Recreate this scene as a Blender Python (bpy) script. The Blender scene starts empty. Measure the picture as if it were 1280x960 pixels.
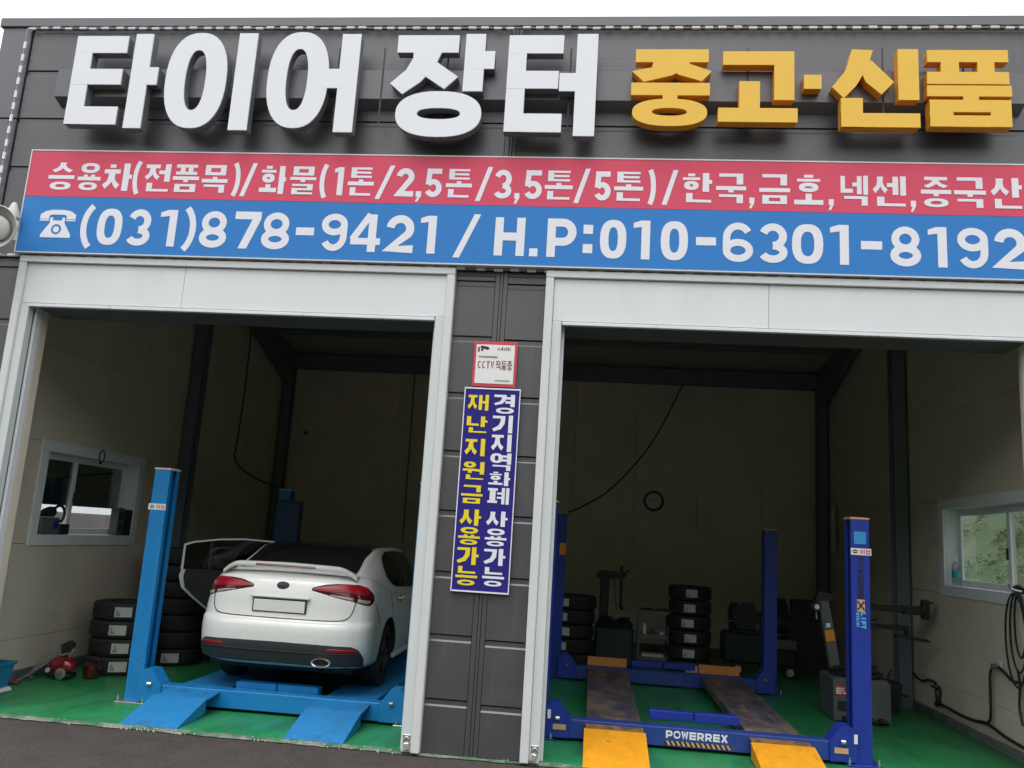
import bpy, bmesh, math, random
from mathutils import Vector, Matrix
random.seed(7)
sc = bpy.context.scene
col = sc.collection

# ---------------------------------------------------------------- camera
cam_d = bpy.data.cameras.new('camera')
cam_d.sensor_width = 36.0
cam_d.lens = 36.0 * 1036.6 / 1280.0
cam_d.clip_start = 0.05
cam_d.clip_end = 2000
cam = bpy.data.objects.new('camera', cam_d)
col.objects.link(cam)
yaw, pit, rol = math.radians(-5.972), math.radians(10.385), math.radians(3.544)
fw = Vector((math.sin(yaw) * math.cos(pit), math.cos(yaw) * math.cos(pit), math.sin(pit)))
r0 = Vector((math.cos(yaw), -math.sin(yaw), 0))
u0 = r0.cross(fw)
rt = r0 * math.cos(rol) + u0 * math.sin(rol)
up = rt.cross(fw)
cam.matrix_world = Matrix(((rt.x, up.x, -fw.x, 0.94), (rt.y, up.y, -fw.y, -7.313), (rt.z, up.z, -fw.z, 1.829), (0, 0, 0, 1)))
sc.camera = cam

# ---------------------------------------------------------------- overcast sky and soft sun
SUN_EL, SUN_ROT = math.radians(68), math.radians(196)
world = bpy.data.worlds.new('World')
sc.world = world
world.use_nodes = True
wn = world.node_tree
for n in list(wn.nodes): wn.nodes.remove(n)
wo = wn.nodes.new('ShaderNodeOutputWorld')
bg = wn.nodes.new('ShaderNodeBackground')
sky = wn.nodes.new('ShaderNodeTexSky')
sky.sky_type = 'NISHITA'
sky.sun_disc = False
sky.sun_elevation = SUN_EL
sky.sun_rotation = SUN_ROT
sky.dust_density = 6.0
sky.air_density = 1.0
hsv = wn.nodes.new('ShaderNodeHueSaturation')
hsv.inputs['Saturation'].default_value = 0.16
hsv.inputs['Value'].default_value = 1.0
mixw = wn.nodes.new('ShaderNodeMix')
mixw.data_type = 'RGBA'
mixw.inputs[0].default_value = 0.75
mixw.inputs[7].default_value = (7.0, 7.15, 7.4, 1)       # the even cloud layer
wn.links.new(sky.outputs[0], hsv.inputs['Color'])
wn.links.new(hsv.outputs[0], mixw.inputs[6])
wn.links.new(mixw.outputs[2], bg.inputs['Color'])
bg.inputs['Strength'].default_value = 0.13
wn.links.new(bg.outputs[0], wo.inputs[0])
sun_d = bpy.data.lights.new('sun', 'SUN')
sun_d.energy = 0.5
sun_d.angle = math.radians(45)
sun_d.color = (1.0, 0.97, 0.93)
sun = bpy.data.objects.new('sun', sun_d)
col.objects.link(sun)
sd = Vector((math.sin(SUN_ROT) * math.cos(SUN_EL), math.cos(SUN_ROT) * math.cos(SUN_EL), math.sin(SUN_EL)))
sun.rotation_euler = (-sd).to_track_quat('-Z', 'Y').to_euler()
sun.location = sd * 40

sc.view_settings.view_transform = 'Standard'
sc.view_settings.look = 'None'
sc.view_settings.exposure = 0.98
sc.view_settings.gamma = 1.0

# ---------------------------------------------------------------- materials
MATS = {}
def mat(name, c, rough=0.6, metal=0.0, var=0.06, vscale=6.0, bump=0.0, bscale=60.0, coat=0.0, spec=0.5, c2=None, c2scale=3.0, c2lo=0.5, c2hi=0.65, rvar=0.12, wave=None, stretch=None, c3=None, c3s=(1, 1, 1), c3scale=2.0, c3lo=.55, c3hi=.7):
    m = bpy.data.materials.new(name); m.use_nodes = True
    nt = m.node_tree; b = nt.nodes['Principled BSDF']
    b.inputs['Roughness'].default_value = rough
    b.inputs['Metallic'].default_value = metal
    b.inputs['Specular IOR Level'].default_value = spec
    b.inputs['Coat Weight'].default_value = coat
    b.inputs['Coat Roughness'].default_value = 0.06
    tc = nt.nodes.new('ShaderNodeTexCoord')
    src = tc.outputs['Object']
    if stretch:
        mp = nt.nodes.new('ShaderNodeMapping'); mp.inputs['Scale'].default_value = stretch
        nt.links.new(src, mp.inputs[0]); src = mp.outputs[0]
    n1 = nt.nodes.new('ShaderNodeTexNoise'); n1.inputs['Scale'].default_value = vscale; n1.inputs['Detail'].default_value = 6; n1.inputs['Roughness'].default_value = 0.65
    nt.links.new(src, n1.inputs['Vector'])
    mr = nt.nodes.new('ShaderNodeMapRange'); mr.inputs['From Min'].default_value = 0.25; mr.inputs['From Max'].default_value = 0.75
    mr.inputs['To Min'].default_value = 1 - var; mr.inputs['To Max'].default_value = 1 + var
    nt.links.new(n1.outputs[0], mr.inputs[0])
    base = nt.nodes.new('ShaderNodeMix'); base.data_type = 'RGBA'
    base.inputs[6].default_value = (*c, 1); base.inputs[7].default_value = (*(c2 or c), 1)
    if c2:
        n2 = nt.nodes.new('ShaderNodeTexNoise'); n2.inputs['Scale'].default_value = c2scale; n2.inputs['Detail'].default_value = 8; n2.inputs['Roughness'].default_value = 0.7
        nt.links.new(src, n2.inputs['Vector'])
        m2 = nt.nodes.new('ShaderNodeMapRange'); m2.inputs['From Min'].default_value = c2lo; m2.inputs['From Max'].default_value = c2hi
        nt.links.new(n2.outputs[0], m2.inputs[0]); nt.links.new(m2.outputs[0], base.inputs[0])
    else:
        base.inputs[0].default_value = 0
    mul = nt.nodes.new('ShaderNodeMix'); mul.data_type = 'RGBA'; mul.blend_type = 'MULTIPLY'; mul.inputs[0].default_value = 1
    last = base.outputs[2]
    if c3:
        m3 = nt.nodes.new('ShaderNodeMapping'); m3.inputs['Scale'].default_value = c3s; nt.links.new(tc.outputs['Object'], m3.inputs[0])
        n4 = nt.nodes.new('ShaderNodeTexNoise'); n4.inputs['Scale'].default_value = c3scale; n4.inputs['Detail'].default_value = 10; n4.inputs['Roughness'].default_value = 0.72
        nt.links.new(m3.outputs[0], n4.inputs['Vector'])
        r4 = nt.nodes.new('ShaderNodeMapRange'); r4.inputs['From Min'].default_value = c3lo; r4.inputs['From Max'].default_value = c3hi
        nt.links.new(n4.outputs[0], r4.inputs[0])
        b3 = nt.nodes.new('ShaderNodeMix'); b3.data_type = 'RGBA'; b3.inputs[7].default_value = (*c3, 1)
        nt.links.new(r4.outputs[0], b3.inputs[0]); nt.links.new(last, b3.inputs[6]); last = b3.outputs[2]
    nt.links.new(last, mul.inputs[6]); nt.links.new(mr.outputs[0], mul.inputs[7])
    nt.links.new(mul.outputs[2], b.inputs['Base Color'])
    if rvar:
        rr = nt.nodes.new('ShaderNodeMapRange'); rr.inputs['From Min'].default_value = 0.3; rr.inputs['From Max'].default_value = 0.7
        rr.inputs['To Min'].default_value = max(0.02, rough * (1 - rvar)); rr.inputs['To Max'].default_value = min(1, rough * (1 + rvar))
        nt.links.new(n1.outputs[0], rr.inputs[0]); nt.links.new(rr.outputs[0], b.inputs['Roughness'])
    h = None
    if bump:
        n3 = nt.nodes.new('ShaderNodeTexNoise'); n3.inputs['Scale'].default_value = bscale; n3.inputs['Detail'].default_value = 4
        nt.links.new(src, n3.inputs['Vector']); h = n3.outputs[0]
    if wave:
        w = nt.nodes.new('ShaderNodeTexWave'); w.wave_type = 'BANDS'; w.bands_direction = wave[0]; w.inputs['Scale'].default_value = wave[1]
        w.inputs['Distortion'].default_value = 0
        nt.links.new(tc.outputs['Object'], w.inputs['Vector']); h = w.outputs[1]; bump = wave[2]
    if h:
        bp = nt.nodes.new('ShaderNodeBump'); bp.inputs['Strength'].default_value = bump; bp.inputs['Distance'].default_value = 0.01
        nt.links.new(h, bp.inputs['Height']); nt.links.new(bp.outputs[0], b.inputs['Normal'])
    MATS[name] = m
    return m

def glass(name, tint=(0.85, 0.9, 0.9), mixf=0.12, rough=0.02):
    m = bpy.data.materials.new(name); m.use_nodes = True
    nt = m.node_tree
    for n in list(nt.nodes): nt.nodes.remove(n)
    o = nt.nodes.new('ShaderNodeOutputMaterial'); mx = nt.nodes.new('ShaderNodeMixShader')
    t = nt.nodes.new('ShaderNodeBsdfTransparent'); g = nt.nodes.new('ShaderNodeBsdfGlossy')
    t.inputs[0].default_value = (*tint, 1); g.inputs['Roughness'].default_value = rough
    fr = nt.nodes.new('ShaderNodeFresnel'); fr.inputs[0].default_value = 1.45
    ad = nt.nodes.new('ShaderNodeMath'); ad.operation = 'MULTIPLY_ADD'; ad.inputs[1].default_value = 0.5; ad.inputs[2].default_value = mixf * 0.3
    nt.links.new(fr.outputs[0], ad.inputs[0]); nt.links.new(ad.outputs[0], mx.inputs[0])
    nt.links.new(t.outputs[0], mx.inputs[1]); nt.links.new(g.outputs[0], mx.inputs[2]); nt.links.new(mx.outputs[0], o.inputs[0])
    MATS[name] = m
    return m

M_clad = mat('dark grey cladding', (0.060, 0.057, 0.066), 0.42, var=0.07, vscale=2.5, wave=('Z', 22, 0.08), spec=1.0, c2=(0.070, 0.067, 0.076), c2scale=1.3, c3=(0.092, 0.089, 0.092), c3s=(5, 1, .25), c3scale=2.0, c3lo=.55, c3hi=.8)
M_trim = mat('dark trim metal', (0.095, 0.093, 0.105), 0.4, var=0.06, spec=0.9)
M_joint = mat('joint shadow gap metal', (0.05, 0.05, 0.056), 0.7)
M_white = mat('white powder coat', (0.735, 0.765, 0.775), 0.42, var=0.035, vscale=1.6, c2=(0.66, 0.69, 0.69), c2scale=1.2, c2lo=0.55, c2hi=0.8, stretch=(1, 1, 0.25))
M_frame = mat('white aluminium frame', (0.68, 0.69, 0.70), 0.35, c3=(0.35, 0.33, 0.30), c3s=(3, 3, .6), c3scale=5, c3lo=.64, c3hi=.78, var=0.04, c2=(0.45, 0.44, 0.42), c2scale=14, c2lo=0.66, c2hi=0.8)
M_guide = mat('pale green guide rail', (0.64, 0.69, 0.68), 0.35, var=0.05, stretch=(1, 1, 0.1))
M_lip = mat('galvanised lip', (0.8, 0.82, 0.84), 0.3, metal=0.3)
M_wall = mat('cream wall panel', (0.67, 0.585, 0.48), 0.6, c3=(0.33, 0.30, 0.25), c3s=(1, 1, 1.6), c3scale=1.7, c3lo=.60, c3hi=.85, var=0.08, vscale=1.2, c2=(0.55, 0.48, 0.39), c2scale=0.9, c2lo=0.5, c2hi=0.75)
M_roof = mat('roof underside', (0.40, 0.38, 0.33), 0.7)
M_steel = mat('dark steel frame', (0.15, 0.165, 0.20), 0.55)
M_base = mat('grey skirting', (0.14, 0.15, 0.15), 0.6, c2=(0.09, 0.09, 0.085), c2scale=4)
M_floor = mat('green epoxy floor', (0.020, 0.25, 0.082), 0.38, var=0.22, vscale=1.5, c2=(0.04, 0.27, 0.12), c2scale=0.9, c2lo=0.45, c2hi=0.7, bump=0.04, bscale=5, rvar=0.35, spec=0.4, c3=(0.03, 0.085, 0.04), c3s=(2.2, .5, 1), c3scale=1.6, c3lo=.48, c3hi=.76)
M_asph = mat('asphalt', (0.062, 0.051, 0.047), 0.92, var=0.45, vscale=40, bump=0.7, bscale=180, c2=(0.082, 0.070, 0.064), c2scale=2.2, c2lo=0.40, c2hi=0.68, c3=(0.04, 0.034, 0.032), c3scale=1.1, c3lo=.56, c3hi=.75, spec=.25)
M_conc = mat('concrete edge', (0.24, 0.25, 0.22), 0.85, var=0.3, vscale=14, bump=0.4, bscale=80, c2=(0.05, 0.14, 0.07), c2scale=4, c2lo=0.42, c2hi=0.55)
M_crumb = mat('pale concrete crumbs', (0.5, 0.5, 0.47), 0.9, var=0.3)
M_red = mat('red sign vinyl', (0.70, 0.088, 0.15), 0.5, var=0.03, vscale=1, spec=.2)
M_blue = mat('blue sign vinyl', (0.040, 0.215, 0.58), 0.5, var=0.03, vscale=1, spec=.2)
M_letw = mat('white sign lettering', (0.80, 0.80, 0.86), 0.4, var=0.02)
M_acry = mat('white acrylic letter face', (0.79, 0.80, 0.85), 0.22, var=0.03, vscale=1.1, spec=0.5)
M_side = mat('letter return metal', (0.17, 0.18, 0.19), 0.4)
M_yel = mat('yellow letter face', (0.84, 0.50, 0.045), 0.35, var=0.03)
M_yels = mat('orange letter return', (0.72, 0.31, 0.02), 0.4, var=0.05)
M_led = mat('white rope light tube', (0.85, 0.86, 0.88), 0.25)
M_ledd = mat('rope light joint', (0.30, 0.29, 0.30), 0.5)
M_navy = mat('navy sign vinyl', (0.028, 0.024, 0.21), 0.5, var=0.03, spec=.15)
M_yt = mat('yellow sign lettering', (0.86, 0.68, 0.02), 0.4, var=0.02)
M_paper = mat('white sign sheet', (0.80, 0.79, 0.78), 0.45, var=0.03)
M_redp = mat('red sign border', (0.62, 0.06, 0.08), 0.4)
M_blk = mat('black print', (0.02, 0.02, 0.022), 0.5)
M_mar = mat('maroon print', (0.22, 0.05, 0.05), 0.5)
M_lb = mat('light blue lift paint', (0.012, 0.205, 0.52), 0.36, c3=(0.06, 0.07, 0.08), c3scale=9, c3lo=.64, c3hi=.70, var=0.10, vscale=4, c2=(0.02, 0.15, 0.36), c2scale=2.6, c2lo=0.58, c2hi=0.8, coat=0.1)
M_pu = mat('deep blue control box', (0.012, 0.045, 0.12), 0.45, var=0.1)
M_lbd = mat('light blue ramp plate', (0.016, 0.20, 0.47), 0.5, c3=(0.05, 0.06, 0.07), c3s=(1.5, .5, 1), c3scale=6, c3lo=.60, c3hi=.72, var=0.16, vscale=20, bump=0.25, bscale=200, c2=(0.03, 0.13, 0.27), c2scale=3.2, c2lo=0.55, c2hi=0.72)
M_db = mat('royal blue lift paint', (0.018, 0.042, 0.33), 0.33, c3=(0.05, 0.05, 0.06), c3scale=9, c3lo=.64, c3hi=.70, var=0.12, vscale=4, c2=(0.015, 0.03, 0.17), c2scale=3, c2lo=0.6, c2hi=0.8, coat=0.1)
M_dbo = mat('worn blue beam', (0.022, 0.055, 0.27), 0.42, var=0.15, vscale=8, c2=(0.05, 0.08, 0.17), c2scale=5, c2lo=0.55, c2hi=0.75)
M_ry = mat('yellow anti slip ramp', (0.86, 0.36, 0.008), 0.6, c3=(0.10, 0.06, 0.03), c3s=(1.5, .7, 1), c3scale=7, c3lo=.60, c3hi=.72, var=0.14, vscale=9, bump=0.5, bscale=220, c2=(0.42, 0.19, 0.02), c2scale=16, c2lo=0.60, c2hi=0.72)
M_run = mat('worn oily runway', (0.060, 0.066, 0.105), 0.6, var=0.35, vscale=7, c2=(0.20, 0.14, 0.085), c2scale=3.4, c2lo=0.42, c2hi=0.66, c3=(0.40, 0.24, 0.05), c3s=(2.5, .4, 1), c3scale=4, c3lo=.56, c3hi=.72, bump=0.25, bscale=90, stretch=(1, .45, 1))
M_runy = mat('scuffed ramp hinge plate', (0.30, 0.15, 0.035), 0.6, var=0.35, vscale=14, c2=(0.09, 0.075, 0.06), c2scale=9, c2lo=0.45, c2hi=0.6, bump=0.3)
M_org = mat('orange stop plate', (0.5, 0.17, 0.015), 0.5, var=0.15)
M_tan = mat('tan end cap', (0.62, 0.36, 0.16), 0.55, var=0.12, vscale=20)
M_cap = mat('pale end cap', (0.62, 0.58, 0.52), 0.6)
M_chr = mat('bright steel', (0.62, 0.62, 0.62), 0.3, metal=0.85)
M_dst = mat('oily dark steel', (0.035, 0.036, 0.04), 0.4, metal=0.3, var=0.2)
M_rub = mat('tyre rubber', (0.017, 0.017, 0.018), 0.72, var=0.2, vscale=18, bump=0.3, bscale=70)
M_lab = mat('tyre label paper', (0.52, 0.51, 0.48), 0.55, var=0.05)
M_car = mat('white car paint', (0.78, 0.78, 0.755), 0.28, var=0.015, coat=0.8, rvar=0)
M_cgl = mat('tinted car glass', (0.012, 0.013, 0.015), 0.05, rvar=0, var=0.0, spec=0.6)
M_cblk = mat('black car plastic', (0.022, 0.026, 0.032), 0.45, var=0.1)
M_cdif = mat('dark bumper insert', (0.035, 0.036, 0.040), 0.6, var=0.08, spec=.25)
M_int = mat('black car interior', (0.016, 0.016, 0.018), 0.7)
M_tail = mat('red tail lamp lens', (0.30, 0.004, 0.012), 0.28, coat=0.0, rvar=0, var=0.12, vscale=9)
M_tail2 = mat('dark tail lamp rim', (0.07, 0.006, 0.01), 0.15, coat=0.5, rvar=0)
M_tclr = mat('clear tail lamp lens', (0.42, 0.33, 0.31), 0.15, coat=0.5, rvar=0, var=0.25, vscale=25)
M_brake = mat('brake light strip', (0.16, 0.012, 0.022), 0.2, coat=0.4)
M_plate = mat('number plate white', (0.72, 0.72, 0.70), 0.4, var=0.02)
M_rim = mat('dark alloy rim', (0.09, 0.09, 0.095), 0.35, metal=0.6)
M_gry = mat('grey machine paint', (0.105, 0.115, 0.122), 0.45, var=0.14, vscale=5, c2=(0.06, 0.066, 0.07), c2scale=3, c2lo=0.55, c2hi=0.75)
M_dteal = mat('dark teal machine paint', (0.014, 0.030, 0.040), 0.5, var=0.15)
M_blkm = mat('black machine metal', (0.018, 0.018, 0.02), 0.5, var=0.2)
M_pvc = mat('white window frame', (0.72, 0.74, 0.77), 0.4, var=0.04)
M_bld = mat('dark roller blind', (0.022, 0.024, 0.03), 0.8, var=0.05)
M_glass = glass('window glass', (0.94, 0.97, 0.96))
M_tint = glass('tinted door glass', (0.16, 0.18, 0.18), 0.05)
M_bot = glass('bottle plastic', (0.80, 0.86, 0.86), 0.3, 0.08)
M_teal = mat('teal bottle label', (0.02, 0.30, 0.34), 0.4)
M_crate = mat('blue crate plastic', (0.02, 0.20, 0.40), 0.45, var=0.12, vscale=7)
M_vred = mat('red vacuum shell', (0.22, 0.006, 0.014), 0.15, coat=0.6, rvar=0)
M_vgr = mat('grey hose plastic', (0.17, 0.17, 0.175), 0.45, var=0.1, vscale=15)
M_spk = mat('grey horn paint', (0.52, 0.53, 0.50), 0.5, var=0.1, vscale=9, c2=(0.36, 0.37, 0.35), c2scale=4)
M_cab = mat('black cable', (0.014, 0.014, 0.014), 0.55)
M_brass = mat('brass lock', (0.66, 0.62, 0.55), 0.3, metal=0.6)
M_ora = mat('orange sticker', (0.75, 0.27, 0.03), 0.5)
M_sky = mat('pale blue sticker', (0.05, 0.30, 0.62), 0.4)
M_cyn = mat('cyan lettering', (0.12, 0.48, 0.75), 0.45)
M_grass = mat('bank soil and grass', (0.11, 0.155, 0.08), 0.95, var=0.4, vscale=4, bump=0.8, bscale=20, c2=(0.17, 0.21, 0.13), c2scale=1.2)
M_leaf = mat('shrub leaves', (0.13, 0.19, 0.09), 0.8, var=0.5, vscale=3.0, c2=(0.20, 0.26, 0.15), c2scale=0.9)
M_yard = mat('pale yard concrete', (0.80, 0.80, 0.78), 0.9, var=0.1, vscale=3, c2=(0.45, 0.36, 0.26), c2scale=1.6, c2lo=0.55, c2hi=0.7)
M_hill = mat('sky blocking slope', (0.05, 0.085, 0.03), 0.9, var=0.5, vscale=.4, c2=(0.07, 0.10, 0.04), c2scale=.15)  # only for the added hill that holds back low sky light
M_clockf = mat('clock dial', (0.58, 0.60, 0.60), 0.3)

# ---------------------------------------------------------------- mesh helpers
class MB:
    def __init__(self):
        self.v = []; self.f = []; self.m = None
    def add(self, vs, fs):
        o = len(self.v)
        self.v += [tuple(p) for p in vs]
        self.f += [tuple(i + o for i in f) for f in fs]
        return self
    def box(self, x0, x1, y0, y1, z0, z1, c=0.0):
        """box, with its vertical and horizontal edges chamfered by c when c > 0"""
        if x1 < x0: x0, x1 = x1, x0
        if y1 < y0: y0, y1 = y1, y0
        if z1 < z0: z0, z1 = z1, z0
        if c <= 0:
            self.add([(x0, y0, z0), (x1, y0, z0), (x1, y1, z0), (x0, y1, z0), (x0, y0, z1), (x1, y0, z1), (x1, y1, z1), (x0, y1, z1)],
                     [(0, 3, 2, 1), (4, 5, 6, 7), (0, 1, 5, 4), (1, 2, 6, 5), (2, 3, 7, 6), (3, 0, 4, 7)])
            return self
        c = min(c, (x1 - x0) * .45, (y1 - y0) * .45, (z1 - z0) * .45)
        def rg(xa, xb, ya, yb, z, k):
            return [(xa + k, ya, z), (xb - k, ya, z), (xb, ya + k, z), (xb, yb - k, z), (xb - k, yb, z), (xa + k, yb, z), (xa, yb - k, z), (xa, ya + k, z)]
        rings = [rg(x0 + c, x1 - c, y0 + c, y1 - c, z0, c * .4), rg(x0, x1, y0, y1, z0 + c, c), rg(x0, x1, y0, y1, z1 - c, c), rg(x0 + c, x1 - c, y0 + c, y1 - c, z1, c * .4)]
        vs = [p for r in rings for p in r]
        fs = [tuple(reversed(range(8))), tuple(range(24, 32))]
        for k in range(3):
            for i in range(8):
                j = (i + 1) % 8
                fs.append((k * 8 + i, k * 8 + j, k * 8 + 8 + j, k * 8 + 8 + i))
        return self.add(vs, fs)
    def prism(self, pts, axis, a, b):
        """closed outline pts (2-D) extruded along axis from a to b"""
        def p3(p, t):
            if axis == 'x': return (t, p[0], p[1])
            if axis == 'y': return (p[0], t, p[1])
            return (p[0], p[1], t)
        n = len(pts)
        vs = [p3(p, a) for p in pts] + [p3(p, b) for p in pts]
        fs = [tuple(range(n)), tuple(reversed(range(n, 2 * n)))]
        for i in range(n):
            j = (i + 1) % n
            fs.append((i, i + n, j + n, j))
        return self.add(vs, fs)
    def lathe(self, prof, o=(0, 0, 0), axis=(0, 0, 1), n=24, cap=True, a0=0.0, a1=None):
        """prof: list of (radius, height) turned round axis through o"""
        ax = Vector(axis).normalized()
        t = Vector((1, 0, 0)) if abs(ax.x) < .9 else Vector((0, 1, 0))
        u = ax.cross(t).normalized(); w = ax.cross(u)
        o = Vector(o); vs = []
        for r, h in prof:
            for i in range(n):
                a = 2 * math.pi * i / n
                vs.append(o + ax * h + (u * math.cos(a) + w * math.sin(a)) * r)
        fs = []
        for k in range(len(prof) - 1):
            for i in range(n):
                j = (i + 1) % n
                fs.append((k * n + i, k * n + j, (k + 1) * n + j, (k + 1) * n + i))
        if cap:
            fs.append(tuple(reversed(range(n)))); fs.append(tuple(range((len(prof) - 1) * n, len(prof) * n)))
        return self.add(vs, fs)
    def tube(self, pts, r, n=8, smooth=True):
        P = [Vector(p) for p in pts]
        if smooth and len(P) > 2:
            Q = []
            for i in range(len(P) - 1):
                p0 = P[max(i - 1, 0)]; p1 = P[i]; p2 = P[i + 1]; p3 = P[min(i + 2, len(P) - 1)]
                for k in range(6):
                    t = k / 6
                    Q.append(0.5 * ((2 * p1) + (p2 - p0) * t + (2 * p0 - 5 * p1 + 4 * p2 - p3) * t * t + (3 * p1 - p0 - 3 * p2 + p3) * t ** 3))
            Q.append(P[-1]); P = Q
        rr = r if isinstance(r, (list, tuple)) else None
        vs = []; u = None
        for i, p in enumerate(P):
            d = (P[min(i + 1, len(P) - 1)] - P[max(i - 1, 0)])
            if d.length < 1e-9: d = Vector((0, 0, 1))
            d.normalize()
            if u is None:
                u = d.cross(Vector((0.13, 0.31, 0.94))).normalized()
            else:
                u = (u - d * u.dot(d)).normalized()
            w = d.cross(u)
            ri = r if rr is None else rr[0] + (rr[1] - rr[0]) * i / (len(P) - 1)
            for k in range(n):
                a = 2 * math.pi * k / n
                vs.append(p + (u * math.cos(a) + w * math.sin(a)) * ri)
        fs = []
        for i in range(len(P) - 1):
            for k in range(n):
                j = (k + 1) % n
                fs.append((i * n + k, i * n + j, (i + 1) * n + j, (i + 1) * n + k))
        fs.append(tuple(reversed(range(n)))); fs.append(tuple(range((len(P) - 1) * n, len(P) * n)))
        return self.add(vs, fs)
    def grid(self, rows, closed=False):
        n = len(rows[0]); vs = [p for r in rows for p in r]; fs = []
        for i in range(len(rows) - 1):
            for k in range(n if closed else n - 1):
                j = (k + 1) % n
                fs.append((i * n + k, i * n + j, (i + 1) * n + j, (i + 1) * n + k))
        return self.add(vs, fs)
    def xf(self, mtx):
        self.v = [tuple(mtx @ Vector(p)) for p in self.v]
        return self
    def mesh(self, name, m, smooth=False, normals=True, angle=40):
        me = bpy.data.meshes.new(name)
        me.from_pydata(self.v, [], self.f)
        if normals:
            bm = bmesh.new(); bm.from_mesh(me)
            bmesh.ops.recalc_face_normals(bm, faces=bm.faces)
            bm.to_mesh(me); bm.free()
        if isinstance(m, (list, tuple)):
            for x in m: me.materials.append(x)
        else:
            me.materials.append(m)
        if smooth:
            me.shade_smooth()
            me.set_sharp_from_angle(angle=math.radians(angle))
        me.update()
        return me
    def build(self, name, m, parent=None, smooth=False, loc=None, normals=True, angle=40):
        o = bpy.data.objects.new(name, self.mesh(name, m, smooth, normals, angle))
        col.objects.link(o)
        if parent: o.parent = parent
        if loc: o.location = loc
        return o

def tag(o, label=None, cat=None, group=None, kind=None):
    if label: o['label'] = label
    if cat: o['category'] = cat
    if group: o['group'] = group
    if kind: o['kind'] = kind
    return o
def thing(name, label, cat, loc=(0, 0, 0), rz=0.0, group=None):
    o = bpy.data.objects.new(name, None)
    o.empty_display_size = 0.1
    col.objects.link(o)
    o.location = loc; o.rotation_euler = (0, 0, rz)
    return tag(o, label, cat, group)
def copy_tree(o, parent=None):
    c = o.copy(); col.objects.link(c)
    if parent: c.parent = parent
    for ch in list(o.children): copy_tree(ch, c)
    return c
def lerp_table(T, x):
    if x <= T[0][0]: return T[0][1:] if len(T[0]) > 2 else T[0][1]
    for a, b in zip(T, T[1:]):
        if x <= b[0]:
            t = (x - a[0]) / (b[0] - a[0])
            r = tuple(p + (q - p) * t for p, q in zip(a[1:], b[1:]))
            return r if len(r) > 1 else r[0]
    return T[-1][1:] if len(T[-1]) > 2 else T[-1][1]

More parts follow.
